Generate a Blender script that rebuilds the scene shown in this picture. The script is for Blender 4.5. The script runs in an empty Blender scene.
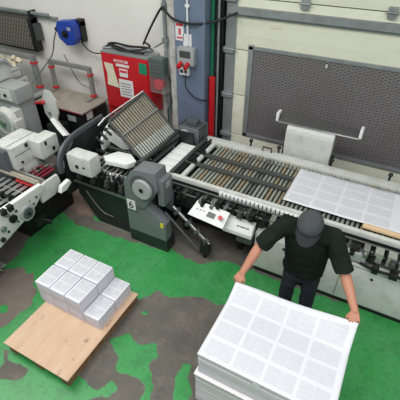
import bpy, bmesh, math, random
from mathutils import Vector, Matrix, noise as mnoise
random.seed(7)
C = bpy.context.scene.collection
PI = math.pi

# ------------------------------------------------------------------ materials
def lin(c):
    o = []
    for v in c:
        v /= 255.0
        o.append(v/12.92 if v <= 0.04045 else ((v+0.055)/1.055)**2.4)
    return (*o, 1.0)

def newmat(name):
    m = bpy.data.materials.new(name); m.use_nodes = True
    nt = m.node_tree
    b = nt.nodes['Principled BSDF']
    return m, nt, b

class N:
    """tiny node-maths helper"""
    def __init__(s, nt): s.nt = nt
    def m(s, op, a, b=None, c=None):
        n = s.nt.nodes.new('ShaderNodeMath'); n.operation = op
        for i, v in enumerate((a, b, c)):
            if v is None: continue
            if isinstance(v, (int, float)): n.inputs[i].default_value = v
            else: s.nt.links.new(v, n.inputs[i])
        return n.outputs[0]
    def obj(s):
        t = s.nt.nodes.new('ShaderNodeTexCoord'); x = s.nt.nodes.new('ShaderNodeSeparateXYZ')
        s.nt.links.new(t.outputs['Object'], x.inputs[0]); return t.outputs['Object'], x.outputs
    def noise(s, vec, scale, detail=4, rough=0.55, dist=0):
        n = s.nt.nodes.new('ShaderNodeTexNoise'); n.inputs['Scale'].default_value = scale
        n.inputs['Detail'].default_value = detail; n.inputs['Roughness'].default_value = rough
        n.inputs['Distortion'].default_value = dist
        if vec is not None: s.nt.links.new(vec, n.inputs['Vector'])
        return n.outputs['Fac']
    def scale(s, vec, v):
        n = s.nt.nodes.new('ShaderNodeVectorMath'); n.operation = 'MULTIPLY'
        s.nt.links.new(vec, n.inputs[0]); n.inputs[1].default_value = v; return n.outputs[0]
    def ramp(s, fac, lo, hi):
        n = s.nt.nodes.new('ShaderNodeMapRange'); n.clamp = True
        n.inputs[1].default_value = lo; n.inputs[2].default_value = hi
        s.nt.links.new(fac, n.inputs[0]); return n.outputs[0]
    def mix(s, fac, a, b):
        n = s.nt.nodes.new('ShaderNodeMix'); n.data_type = 'RGBA'
        for sock, v in ((n.inputs[0], fac), (n.inputs[6], a), (n.inputs[7], b)):
            if isinstance(v, (int, float)): sock.default_value = v
            elif isinstance(v, tuple): sock.default_value = v
            else: s.nt.links.new(v, sock)
        return n.outputs[2]
    def bump(s, h, bsdf, strength=0.3, dist=0.01):
        n = s.nt.nodes.new('ShaderNodeBump'); n.inputs['Strength'].default_value = strength
        n.inputs['Distance'].default_value = dist
        s.nt.links.new(h, n.inputs['Height']); s.nt.links.new(n.outputs[0], bsdf.inputs['Normal'])

def mat(name, col, rough=0.5, metal=0.0, dirt=None, amt=0.35, scale=9.0, bump=0.0, spec=0.5):
    m, nt, b = newmat(name); k = N(nt)
    b.inputs['Roughness'].default_value = rough; b.inputs['Metallic'].default_value = metal
    b.inputs['Specular IOR Level'].default_value = spec
    v, _ = k.obj()
    d = dirt or tuple(c*0.72 for c in col)
    f = k.ramp(k.noise(v, scale, 6, 0.65), 0.45, 0.8)
    f = k.m('MULTIPLY', f, amt)
    nt.links.new(k.mix(f, lin(col), lin(d)), b.inputs['Base Color'])
    if bump: k.bump(k.noise(v, scale*4, 3), b, bump, 0.004)
    return m

def mat_wall():
    m, nt, b = newmat('white_plaster'); k = N(nt); v, s = k.obj()
    b.inputs['Roughness'].default_value = 0.85
    f = k.m('MULTIPLY', k.ramp(k.noise(v, 1.3, 6, 0.6), 0.42, 0.75), 0.35)
    c = k.mix(f, lin((224, 222, 215)), lin((198, 194, 184)))
    g = k.ramp(k.noise(k.scale(v, (5, 1, 2.2)), 2.0, 7, 0.7), 0.63, 0.72)
    c = k.mix(k.m('MULTIPLY', g, 0.45), c, lin((150, 146, 136)))
    nt.links.new(c, b.inputs['Base Color'])
    k.bump(k.noise(v, 14, 4), b, 0.25, 0.01)
    return m

def mat_door():
    m, nt, b = newmat('cream_door_panel'); k = N(nt); v, s = k.obj()
    b.inputs['Roughness'].default_value = 0.55
    # pressed horizontal ribs in the sheet metal
    z = k.m('FRACT', k.m('DIVIDE', s[2], 0.165))
    rib = k.m('LESS_THAN', z, 0.07)
    f = k.m('MULTIPLY', k.ramp(k.noise(k.scale(v, (1, 1, 3)), 2.5, 6, 0.65), 0.45, 0.8), 0.4)
    c = k.mix(f, lin((216, 217, 198)), lin((190, 188, 166)))
    nt.links.new(c, b.inputs['Base Color'])
    k.bump(k.m('SUBTRACT', 1.0, rib), b, 0.45, 0.01)
    return m

def mat_mesh(name, c1, c2, px, pz, th=0.30):
    """expanded metal: diamonds of dark opening between lighter strands"""
    m, nt, b = newmat(name); k = N(nt); v, s = k.obj()
    b.inputs['Roughness'].default_value = 0.5; b.inputs['Metallic'].default_value = 0.3
    a = k.m('DIVIDE', s[0], px); z = k.m('DIVIDE', s[2], pz)
    u = k.m('FRACT', k.m('ADD', k.m('ADD', a, z), 100.0)); w = k.m('FRACT', k.m('ADD', k.m('SUBTRACT', a, z), 100.0))
    d1 = k.m('LESS_THAN', u, th); d2 = k.m('LESS_THAN', w, th)
    wire = k.m('MAXIMUM', d1, d2)
    lines = k.m('LESS_THAN', k.m('FRACT', k.m('ADD', k.m('DIVIDE', s[2], 0.047), 100.0)), 0.3)
    wire2 = k.m('MINIMUM', 1.0, k.m('ADD', wire, k.m('MULTIPLY', lines, 0.3)))
    g = k.m('MULTIPLY', k.ramp(k.noise(v, 2.0, 5), 0.35, 0.7), 0.35)
    c = k.mix(wire2, lin(c1), lin(c2)); c = k.mix(g, c, lin((110, 100, 92)))
    nt.links.new(c, b.inputs['Base Color']); k.bump(wire, b, 0.5, 0.008)
    return m

def mat_text(name, px, py, ox, oy, ncol, nrow, lp=0.012, ink=0.6, mx=0.09, my=0.12, base=(212, 214, 219)):
    """printed sheet: ncol x nrow blocks of two text columns, lines running in x"""
    m, nt, b = newmat(name); k = N(nt); v, s = k.obj()
    b.inputs['Roughness'].default_value = 0.6
    bx = k.m('DIVIDE', k.m('SUBTRACT', s[0], ox), px); by = k.m('DIVIDE', k.m('SUBTRACT', s[1], oy), py)
    fx = k.m('FRACT', k.m('ADD', bx, 50.0)); fy = k.m('FRACT', k.m('ADD', by, 50.0))
    def inside(f, a, z): return k.m('MULTIPLY', k.m('GREATER_THAN', f, a), k.m('LESS_THAN', f, z))
    msk = k.m('MULTIPLY', inside(fy, my, 1-my), k.m('MULTIPLY', inside(bx, 0, ncol), inside(by, 0, nrow)))
    c1 = k.m('FRACT', k.m('MULTIPLY', fx, 2.0))
    col = k.m('MULTIPLY', inside(fx, mx, 1-mx), k.m('SUBTRACT', 1.0, k.m('MULTIPLY', inside(fx, 0.49, 0.51), 0.6)))
    line = k.m('LESS_THAN', k.m('FRACT', k.m('ADD', k.m('DIVIDE', s[1], lp), 50.0)), 0.6)
    n = k.noise(k.scale(v, (16, 1.0/lp, 0)), 1.0, 2, 0.5)
    word = k.m('ADD', 0.65, k.m('MULTIPLY', k.ramp(n, 0.38, 0.56), 0.35))
    f = k.m('MULTIPLY', k.m('MULTIPLY', msk, col), k.m('MULTIPLY', line, word))
    f = k.m('MULTIPLY', f, ink)
    nt.links.new(k.mix(f, lin(base), lin((90, 92, 98))), b.inputs['Base Color'])
    return m

def mat_layers(name, c1, c2, pitch=0.011, amt=0.6):
    """cut edge of a pile of paper: fine horizontal leaves"""
    m, nt, b = newmat(name); k = N(nt); v, s = k.obj()
    b.inputs['Roughness'].default_value = 0.8
    n = k.noise(k.scale(v, (0.8, 0.8, 1/pitch)), 1.0, 3, 0.7)
    f = k.m('MULTIPLY', k.ramp(n, 0.42, 0.68), amt)
    nt.links.new(k.mix(f, lin(c1), lin(c2)), b.inputs['Base Color'])
    k.bump(n, b, 0.4, 0.004)
    return m

def mat_board():
    m, nt, b = newmat('plywood'); k = N(nt); v, s = k.obj()
    b.inputs['Roughness'].default_value = 0.75
    g = k.noise(k.scale(v, (5, 1.2, 1)), 2.0, 6, 0.65, 0.4)
    c = k.mix(k.ramp(g, 0.35, 0.75), lin((202, 174, 148)), lin((186, 154, 126)))
    sp = k.ramp(k.noise(k.scale(v, (1.5, 1.0, 1)), 8.0, 4, 0.55), 0.64, 0.69)
    c = k.mix(k.m('MULTIPLY', sp, 0.7), c, lin((118, 88, 66)))
    nt.links.new(c, b.inputs['Base Color'])
    return m

def mat_wood():
    m, nt, b = newmat('pallet_wood'); k = N(nt); v, s = k.obj()
    b.inputs['Roughness'].default_value = 0.85
    g = k.noise(k.scale(v, (3, 14, 14)), 2.0, 5, 0.6)
    nt.links.new(k.mix(g, lin((150, 112, 80)), lin((92, 66, 48))), b.inputs['Base Color'])
    return m

def mat_floor():
    m, nt, b = newmat('green_floor_paint'); k = N(nt); v, s = k.obj()
    at = nt.nodes.new('ShaderNodeAttribute'); at.attribute_name = 'wear'
    sep = nt.nodes.new('ShaderNodeSeparateColor'); nt.links.new(at.outputs['Color'], sep.inputs[0])
    wear, brown = sep.outputs[0], sep.outputs[1]
    n1 = k.noise(v, 7.0, 8, 0.66)
    e = k.m('ADD', wear, k.m('MULTIPLY', k.m('SUBTRACT', n1, 0.5), 1.1))
    w = k.ramp(e, 0.46, 0.56)
    n2 = k.noise(v, 3.0, 6, 0.6); n3 = k.noise(v, 22.0, 6, 0.7); n4 = k.noise(v, 1.1, 4, 0.5)
    green = k.mix(k.ramp(n2, 0.3, 0.75), lin((46, 138, 66)), lin((72, 150, 90)))
    sp = k.m('MULTIPLY', k.ramp(n3, 0.52, 0.70), 0.75)
    green = k.mix(sp, green, lin((40, 92, 54)))
    green = k.mix(k.m('MULTIPLY', k.ramp(n4, 0.5, 0.75), 0.35), green, lin((70, 130, 84)))
    grey = k.mix(k.ramp(n2, 0.3, 0.7), lin((82, 79, 73)), lin((102, 98, 90)))
    grey = k.mix(k.m('MULTIPLY', k.ramp(n3, 0.5, 0.75), 0.4), grey, lin((62, 61, 58)))
    grey = k.mix(brown, grey, k.mix(k.ramp(n2, 0.35, 0.7), lin((140, 118, 106)), lin((112, 96, 84))))
    n5 = k.noise(v, 4.5, 9, 0.75)
    green = k.mix(k.m('MULTIPLY', k.ramp(n5, 0.52, 0.62), 0.55), green, lin((52, 112, 66)))
    grey = k.mix(k.m('MULTIPLY', k.ramp(n5, 0.50, 0.66), 0.5), grey, lin((124, 118, 106)))
    nt.links.new(k.mix(w, green, grey), b.inputs['Base Color'])
    r = k.m('ADD', 0.28, k.m('MULTIPLY', w, 0.4)); r = k.m('ADD', r, k.m('MULTIPLY', n2, 0.15))
    nt.links.new(r, b.inputs['Roughness'])
    k.bump(k.m('SUBTRACT', k.m('MULTIPLY', n3, 0.25), w), b, 0.15, 0.006)
    return m

def mat_clear():
    m, nt, b = newmat('clear_plastic'); b.inputs['Base Color'].default_value = (0.85, 0.88, 0.88, 1)
    b.inputs['Alpha'].default_value = 0.09; b.inputs['Roughness'].default_value = 0.12
    return m

M = {}
M['white'] = mat('off_white_enamel', (200, 202, 196), 0.4, 0, (140, 138, 128), 0.5, 7)
M['white2'] = mat('bright_white_plastic', (226, 228, 226), 0.4, 0, (190, 188, 180), 0.3, 8)
M['housing'] = mat('grey_green_enamel', (110, 116, 117), 0.38, 0.1, (80, 86, 86), 0.4, 7)
M['dark'] = mat('dark_green_enamel', (34, 40, 39), 0.4, 0.1, (20, 23, 22), 0.6, 6)
M['black'] = mat('black_metal', (22, 23, 24), 0.45, 0.2, (50, 48, 46), 0.4, 12)
M['rubber'] = mat('black_rubber', (18, 18, 19), 0.6)
M['steel'] = mat('worn_steel', (170, 170, 166), 0.32, 0.85, (90, 88, 82), 0.5, 14)
M['bright'] = mat('bright_steel', (225, 226, 224), 0.25, 0.8, (150, 150, 146), 0.3, 14)
M['tansteel'] = mat('fold_plate_rib', (172, 166, 150), 0.4, 0.45, (110, 102, 88), 0.5, 10)
M['tanroll'] = mat('stained_roller', (166, 152, 126), 0.42, 0.35, (120, 104, 80), 0.6, 10)
M['paleroll'] = mat('pale_roller', (168, 172, 160), 0.38, 0.4, (130, 132, 122), 0.5, 10)
M['bar'] = mat('dark_grey_bar', (84, 86, 85), 0.45, 0.4, (50, 50, 50), 0.4, 9)
M['slate'] = mat('slate_grey_enamel', (82, 88, 93), 0.42, 0.1, (70, 74, 78), 0.4, 8)
M['red'] = mat('red_enamel', (186, 22, 34), 0.42, 0, (120, 20, 26), 0.4, 5)
M['redclamp'] = mat('red_plastic', (206, 42, 46), 0.45)
M['redroll'] = mat('dark_red_rubber', (124, 30, 46), 0.45, 0, (80, 20, 30), 0.5, 15)
M['blue'] = mat('blue_plastic', (28, 62, 158), 0.4, 0, (20, 40, 110), 0.4, 8)
M['pillar'] = mat('blue_grey_paint', (104, 117, 138), 0.6, 0, (80, 90, 108), 0.5, 4)
M['trim'] = mat('dirty_white_paint', (190, 188, 182), 0.7, 0, (90, 88, 84), 0.7, 7)
M['galv'] = mat('galvanised_steel', (146, 152, 152), 0.5, 0.4, (96, 100, 98), 0.6, 6)
M['alu'] = mat('dull_aluminium', (150, 152, 150), 0.45, 0.4, (108, 108, 104), 0.4, 8)
M['greenpipe'] = mat('green_pipe_paint', (24, 104, 78), 0.5)
M['greenplastic'] = mat('dark_green_plastic', (16, 62, 54), 0.4)
M['greensign'] = mat('green_sign', (30, 132, 96), 0.5)
M['paper'] = mat('white_paper', (212, 212, 212), 0.8, 0, (196, 194, 190), 0.3, 10)
M['redprint'] = mat('red_print', (205, 60, 70), 0.7)
M['greyprint'] = mat('grey_print', (140, 136, 140), 0.7)
M['cream'] = mat('cream_paper', (214, 208, 184), 0.8)
M['tabletop'] = mat('worn_grey_top', (158, 150, 138), 0.5, 0, (96, 88, 80), 0.6, 5)
M['lcd'] = mat('grey_display', (112, 118, 116), 0.25)
M['ink'] = mat('black_ink', (20, 20, 20), 0.7)
M['yellow'] = mat('yellow_sticker', (214, 204, 40), 0.6)
M['skin'] = mat('skin', (184, 128, 104), 0.55, 0, (186, 128, 106), 0.4, 25)
M['shirt'] = mat('dark_green_cotton', (24, 33, 27), 0.95, 0, (16, 22, 19), 0.7, 9, 0.3, 0.2)
M['trouser'] = mat('navy_cotton', (26, 31, 42), 0.9, 0, (18, 22, 30), 0.5, 12, 0.2)
M['cap'] = mat('charcoal_cotton', (62, 66, 68), 0.9, 0, (48, 51, 53), 0.4, 20, 0.2)
M['hair'] = mat('dark_hair', (46, 40, 36), 0.7)
M['greybox'] = mat('grey_enamel', (158, 162, 162), 0.45, 0, (120, 124, 124), 0.4, 6)
M['tan'] = mat('tan_card_tube', (206, 178, 140), 0.6, 0, (170, 140, 104), 0.4, 10)
M['crumple'] = mat('yellowed_film', (206, 196, 172), 0.4, 0, (120, 92, 52), 1.0, 9, 0.5)
M['wall'] = mat_wall(); M['door'] = mat_door(); M['floor'] = mat_floor(); M['board'] = mat_board(); M['wood'] = mat_wood()
M['doormesh'] = mat_mesh('door_expanded_mesh', (84, 82, 85), (130, 127, 130), 0.09, 0.040, 0.36)
M['wallmesh'] = mat_mesh('frame_expanded_mesh', (58, 54, 48), (132, 128, 116), 0.07, 0.14)
M['clear'] = mat_clear()
M['sheet'] = mat_text('big_printed_sheet', 0.245, 0.178, 0.02, 0.015, 4, 4, 0.0125, 0.30, 0.05, 0.09)
M['sheet2'] = mat_text('feeder_printed_sheet', 0.275, 0.172, 0.03, 0.02, 4, 4, 0.0125, 0.30, 0.05, 0.09)
M['page'] = mat_text('bundle_page', 0.19, 0.262, 0.004, 0.006, 1, 1, 0.016, 0.5, 0.07, 0.07)
M['pilesides'] = mat_layers('paper_pile_edge', (218, 208, 218), (158, 150, 160), 0.012, 0.5)
M['bundlesides'] = mat_layers('bundle_edge', (216, 212, 222), (166, 162, 174), 0.012, 0.55)

# ------------------------------------------------------------------ mesh builder
class MB:
    def __init__(s): s.bm = bmesh.new()
    def box(s, x0, x1, y0, y1, z0, z1, bev=0.0, rot=None, piv=None):
        r = bmesh.ops.create_cube(s.bm, size=1.0); vs = r['verts']
        bmesh.ops.scale(s.bm, vec=(abs(x1-x0), abs(y1-y0), abs(z1-z0)), verts=vs)
        c = Vector(((x0+x1)/2, (y0+y1)/2, (z0+z1)/2))
        bmesh.ops.translate(s.bm, vec=c, verts=vs)
        if bev:
            es = list({e for v in vs for e in v.link_edges})
            rr = bmesh.ops.bevel(s.bm, geom=es, offset=bev, segments=2, profile=0.7, affect='EDGES')
            vs = list({v for f in rr['faces'] for v in f.verts} | {v for v in vs if v.is_valid})
        if rot:
            R = Matrix.Rotation(math.radians(rot[1]), 3, rot[0])
            bmesh.ops.rotate(s.bm, cent=Vector(piv) if piv else c, matrix=R, verts=vs)
        return s
    def cyl(s, p, q, r, r2=None, seg=16, caps=True):
        p, q = Vector(p), Vector(q); d = q-p; L = d.length
        rr = bmesh.ops.create_cone(s.bm, cap_ends=caps, segments=seg, radius1=r, radius2=r if r2 is None else r2, depth=L)
        m = Matrix.Translation((p+q)/2) @ d.to_track_quat('Z', 'Y').to_matrix().to_4x4()
        bmesh.ops.transform(s.bm, matrix=m, verts=rr['verts']); return s
    def sph(s, c, r, sc=(1, 1, 1), rot=None, u=20, v=14):
        rr = bmesh.ops.create_uvsphere(s.bm, u_segments=u, v_segments=v, radius=r)
        m = Matrix.Diagonal((*sc, 1))
        if rot is not None: m = rot.to_4x4() @ m
        bmesh.ops.transform(s.bm, matrix=Matrix.Translation(c) @ m, verts=rr['verts']); return s
    def cap(s, p, r0, q, r1, seg=16):
        s.sph(p, r0, u=seg, v=10); s.sph(q, r1, u=seg, v=10); s.cyl(p, q, r0, r1, seg); return s
    def prism(s, pts, axis, a, b, bev=0.0):
        """polygon in the plane across axis, extruded from a to b"""
        def P(u, v, w):
            return {'x': (w, u, v), 'y': (u, w, v), 'z': (u, v, w)}[axis]
        v0 = [s.bm.verts.new(P(u, v, a)) for u, v in pts]; v1 = [s.bm.verts.new(P(u, v, b)) for u, v in pts]
        fs = [s.bm.faces.new(v0), s.bm.faces.new(list(reversed(v1)))]
        n = len(pts)
        for i in range(n): fs.append(s.bm.faces.new((v0[i], v1[i], v1[(i+1) % n], v0[(i+1) % n])))
        bmesh.ops.recalc_face_normals(s.bm, faces=fs)
        if bev:
            es = list({e for f in fs for e in f.edges})
            bmesh.ops.bevel(s.bm, geom=es, offset=bev, segments=2, profile=0.7, affect='EDGES')
        return s
    def quadbox(s, c4, th):
        """slab from four corners, thickened along -normal"""
        c4 = [Vector(c) for c in c4]; n = (c4[1]-c4[0]).cross(c4[3]-c4[0]).normalized()*th
        v0 = [s.bm.verts.new(c) for c in c4]; v1 = [s.bm.verts.new(c-n) for c in c4]
        fs = [s.bm.faces.new(v0), s.bm.faces.new(list(reversed(v1)))]
        for i in range(4): fs.append(s.bm.faces.new((v0[i], v1[i], v1[(i+1) % 4], v0[(i+1) % 4])))
        bmesh.ops.recalc_face_normals(s.bm, faces=fs); return s
    def tube(s, pts, r, seg=8, flat=None, smooth=True):
        pts = [Vector(p) for p in pts]
        if smooth and len(pts) > 2:
            out = []
            for i in range(len(pts)-1):
                p0 = pts[max(i-1, 0)]; p1 = pts[i]; p2 = pts[i+1]; p3 = pts[min(i+2, len(pts)-1)]
                for t in [j/6 for j in range(6)]:
                    out.append(0.5*((2*p1)+(p2-p0)*t+(2*p0-5*p1+4*p2-p3)*t*t+(3*p1-p0-3*p2+p3)*t**3))
            pts = out+[pts[-1]]
        rings = []; up = Vector((0, 0, 1)); prev = None
        for i, p in enumerate(pts):
            d = (pts[min(i+1, len(pts)-1)]-pts[max(i-1, 0)]).normalized()
            if prev is None:
                a = up if abs(d.z) < 0.9 else Vector((1, 0, 0))
                n = (a-d*a.dot(d)).normalized()
            else: n = (prev-d*prev.dot(d)).normalized()
            prev = n; b = d.cross(n)
            fr = flat or (r, r)
            rings.append([s.bm.verts.new(p+n*fr[0]*math.cos(t)+b*fr[1]*math.sin(t)) for t in [2*PI*j/seg for j in range(seg)]])
        for a, b in zip(rings, rings[1:]):
            for j in range(seg): s.bm.faces.new((a[j], a[(j+1) % seg], b[(j+1) % seg], b[j]))
        s.bm.faces.new(list(reversed(rings[0]))); s.bm.faces.new(rings[-1]); return s

def finish(o, mb, smooth=True, ang=35):
    me = o.data
    bmesh.ops.recalc_face_normals(mb.bm, faces=mb.bm.faces[:])
    mb.bm.to_mesh(me); mb.bm.free()
    if smooth:
        me.polygons.foreach_set('use_smooth', [True]*len(me.polygons))
        try: me.set_sharp_from_angle(angle=math.radians(ang))
        except Exception: pass
    me.update()

def T(name, label, cat, loc, rz=0.0, group=None, kind=None):
    o = bpy.data.objects.new(name, None); C.objects.link(o)
    o.empty_display_size = 0.1
    o.location = loc; o.rotation_euler = (0, 0, math.radians(rz))
    if label: o['label'] = label
    if cat: o['category'] = cat
    if group: o['group'] = group
    if kind: o['kind'] = kind
    bpy.context.view_layer.update()
    return o

def world(o):
    m = Matrix.Identity(4); ch = []
    while o is not None: ch.append(o); o = o.parent
    for a in reversed(ch): m = m @ (Matrix.Translation(a.location) @ a.rotation_euler.to_matrix().to_4x4())
    return m

def P(name, mb, m, parent, label=None, faces=None, smooth=True, stuff=False):
    """a part: coordinates are given in the world, stored in the thing's own frame"""
    me = bpy.data.meshes.new(name); o = bpy.data.objects.new(name, me); C.objects.link(o)
    o.parent = parent
    bmesh.ops.transform(mb.bm, matrix=world(parent).inverted(), verts=mb.bm.verts[:])
    finish(o, mb, smooth)
    for x in (m if isinstance(m, (list, tuple)) else [m]): me.materials.append(M[x] if isinstance(x, str) else x)
    if faces:
        for p in me.polygons: p.material_index = faces(p)
    if label: o['label'] = label
    if stuff: o['kind'] = 'stuff'
    return o

def solo(name, mb, m, loc, label, cat, group=None, faces=None, rz=0.0, kind=None):
    """a thing that is one mesh; coordinates in the world"""
    me = bpy.data.meshes.new(name); o = bpy.data.objects.new(name, me); C.objects.link(o)
    o.location = loc; o.rotation_euler = (0, 0, math.radians(rz))
    bmesh.ops.transform(mb.bm, matrix=world(o).inverted(), verts=mb.bm.verts[:])
    finish(o, mb)
    for x in (m if isinstance(m, (list, tuple)) else [m]): me.materials.append(M[x] if isinstance(x, str) else x)
    if faces:
        for p in me.polygons: p.material_index = faces(p)
    if label: o['label'] = label
    if cat: o['category'] = cat
    if group: o['group'] = group
    if kind: o['kind'] = kind
    return o

def dup(o, parent=None):
    c = o.copy(); C.objects.link(c)
    if parent is not None: c.parent = parent
    for ch in list(o.children): dup(ch, c)
    return c

def top_is(i_top, i_side=0):
    return lambda p: i_top if p.normal.z > 0.9 else i_side

# ------------------------------------------------------------------ camera
H = 3.6
cam = bpy.data.cameras.new('camera'); co = bpy.data.objects.new('camera', cam); C.objects.link(co)
cam.sensor_width = 36; cam.lens = 385/400*36; cam.clip_start = 0.05
co.location = (0, 0, H)
co.rotation_euler = (math.radians(90-37.9), 0, math.radians(27.8))
bpy.context.scene.camera = co

# ------------------------------------------------------------------ floor with worn patches
def poly_in(x, y, pts):
    ins = False; n = len(pts); j = n-1
    for i in range(n):
        xi, yi = pts[i]; xj, yj = pts[j]
        if (yi > y) != (yj > y) and x < (xj-xi)*(y-yi)/(yj-yi)+xi: ins = not ins
        j = i
    return ins
WEAR = [([(-13, 3.3), (-3.6, 3.1), (-2.3, 3.06), (-2.3, 6), (-13, 6)], 0.9), ([(-2.0, 2.06), (-1.93, 2.15), (-1.83, 2.23), (-1.79, 2.34), (-1.72, 2.31), (-1.55, 2.35), (-1.42, 2.47), (-1.29, 2.49), (-1.17, 2.47), (-0.86, 2.6), (-0.64, 2.35), (-0.53, 1.59), (-0.5, 1.23), (-1.66, 0.62), (-1.74, 1.0), (-1.68, 1.09), (-1.81, 1.08), (-1.94, 1.14), (-1.95, 1.59), (-2.09, 1.87)], 0.9), ([(-3.65, 1.67), (-3.62, 1.76), (-3.51, 1.79), (-3.55, 1.85), (-3.47, 1.89), (-3.32, 1.79), (-3.28, 1.91), (-3.15, 1.74), (-2.95, 1.57), (-2.94, 1.41), (-2.96, 1.24), (-2.96, 1.16), (-3.01, 1.13), (-3.08, 1.06), (-3.73, 1.58)], 0.85), ([(-2.78, 0.94), (-2.72, 0.99), (-2.57, 0.93), (-2.38, 0.96), (-2.34, 0.86), (-2.54, 0.74)], 0.8), ([(-4.11, 3.66), (-3.27, 3.0), (-2.67, 3.01), (-2.11, 3.02), (-2.1, 2.88), (-2.56, 2.85), (-3.04, 2.82), (-3.46, 2.78), (-3.79, 2.88), (-3.92, 2.76), (-3.83, 2.4), (-3.74, 2.06), (-3.66, 1.86), (-3.73, 1.58), (-4.98, 2.6), (-4.64, 3.72)], 0.8), ([(-2.13, 3.05), (-1.82, 2.91), (-1.55, 2.93), (-1.28, 3.11), (-0.96, 3.13), (-0.32, 3.12), (0.76, 3.23), (0.38, 7.11), (-3.34, 5.15)], 0.72)]
KEEP = [([(-1.89, 1.56), (-1.74, 1.7), (-1.65, 1.69), (-1.47, 1.7), (-1.38, 1.73), (-1.34, 1.64), (-1.4, 1.53), (-1.28, 1.47), (-1.23, 1.35), (-1.12, 1.21), (-1.26, 1.14), (-1.28, 1.29), (-1.33, 1.39), (-1.45, 1.36), (-1.66, 1.34), (-1.68, 1.45), (-1.77, 1.52)], 0.95), ([(-1.09, 1.72), (-1.0, 1.73), (-0.96, 1.6), (-0.88, 1.54), (-0.81, 1.35), (-0.93, 1.28), (-1.06, 1.51)], 0.95), ([(-1.8, 2.01), (-1.78, 2.06), (-1.71, 2.05), (-1.7, 1.99), (-1.75, 1.97)], 0.95), ([(-1.88, 1.06), (-1.66, 1.08), (-1.59, 1.23), (-1.51, 1.19), (-1.53, 1.08), (-1.69, 0.98), (-1.84, 0.89)], 0.95), ([(-3.23, 1.37), (-3.14, 1.36), (-3.13, 1.26), (-3.25, 1.29)], 0.95)]
BROWN = [([(-4.23, 3.29), (-3.92, 3.45), (-3.53, 3.23), (-3.34, 3.09), (-3.45, 2.98), (-3.75, 3.03)], 1.0), ([(-3.65, 1.67), (-3.62, 1.76), (-3.51, 1.79), (-3.55, 1.85), (-3.47, 1.89), (-3.32, 1.79), (-3.28, 1.91), (-3.15, 1.74), (-2.95, 1.57), (-2.94, 1.41), (-2.96, 1.24), (-2.96, 1.16), (-3.01, 1.13), (-3.08, 1.06), (-3.73, 1.58)], 0.35)]

def floor_mesh():
    X0, X1, Y0, Y1, st = -5.2, 1.4, 0.2, 3.6, 0.03
    nx = int((X1-X0)/st); ny = int((Y1-Y0)/st)
    xs = [-12.0]+[X0+i*st for i in range(nx+1)]+[5.0]; ys = [-5.0]+[Y0+i*st for i in range(ny+1)]+[5.4]
    vs = [(x, y, 0.0) for y in ys for x in xs]; W = len(xs)
    fs = [(j*W+i, j*W+i+1, (j+1)*W+i+1, (j+1)*W+i) for j in range(len(ys)-1) for i in range(W-1)]
    me = bpy.data.meshes.new('floor'); me.from_pydata(vs, [], fs)
    raw = []
    for x, y, z in vs:
        wx = x+0.05*mnoise.noise(Vector((x*6, y*6, 0))); wy = y+0.05*mnoise.noise(Vector((x*6, y*6, 5)))
        w = 0.0; b = 0.0
        for pts, val in WEAR:
            if poly_in(wx, wy, pts): w = max(w, val)
        for pts, val in KEEP:
            if poly_in(wx, wy, pts): w = min(w, 1-val)
        for pts, val in BROWN:
            if poly_in(wx, wy, pts): b = val
        raw.append([w, b])
    for it in range(2):
        new = [r[:] for r in raw]
        for j in range(1, len(ys)-1):
            for i in range(1, W-1):
                k = j*W+i
                for q in (0, 1):
                    new[k][q] = (raw[k][q]*2+raw[k-1][q]+raw[k+1][q]+raw[k-W][q]+raw[k+W][q])/6
        raw = new
    at = me.color_attributes.new('wear', 'FLOAT_COLOR', 'POINT')
    for i, (w, b) in enumerate(raw): at.data[i].color = (w, b, 0, 1)
    o = bpy.data.objects.new('floor', me); C.objects.link(o); me.materials.append(M['floor'])
    o['kind'] = 'structure'; o['label'] = 'green painted workshop floor worn to grey concrete in patches'
    return o
floor_mesh()

# ------------------------------------------------------------------ back wall, pillar, door
YW = 5.15
def S(name, mb, m, label=None, parent=None):
    me = bpy.data.meshes.new(name); o = bpy.data.objects.new(name, me); C.objects.link(o); finish(o, mb, True)
    me.materials.append(M[m])
    if parent is not None: o.parent = parent
    else: o['kind'] = 'structure'
    if label: o['label'] = label
    return o
S('wall_back', MB().box(-12, -2.95, YW, YW+0.25, 0, 5.2), 'wall', 'dirty white plaster wall behind the machines')
S('wall_right', MB().box(-2.95, 5.0, YW+0.16, YW+0.3, 0, 5.2), 'trim', 'wall behind the sectional door')
S('trim_1', MB().box(-3.06, -2.94, 4.86, YW+0.01, 0, 5.2, 0.01), 'trim', 'dirty white strip along the left side of the blue pillar')
S('trim_2', MB().box(-2.94, -2.47, 4.82, YW+0.01, 0, 5.2, 0.012), 'pillar', 'blue grey painted steel pillar')
S('trim_3', MB().box(-2.38, -2.30, 5.02, YW+0.16, 0, 5.2, 0.004), 'black', 'dark steel side track of the door')

door = T('door_1', 'cream sectional overhead door with grey mesh screen', None, (-0.2, 5.12, 0), kind='structure')
zb = [0.02, 0.67, 1.32, 1.97, 2.62, 3.27, 3.92, 4.57]
for i in range(len(zb)-1):
    P('door_panel', MB().box(-2.28, 4.0, 5.10, 5.15, zb[i]+0.006, zb[i+1]-0.006, 0.006), 'door', door)
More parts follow.
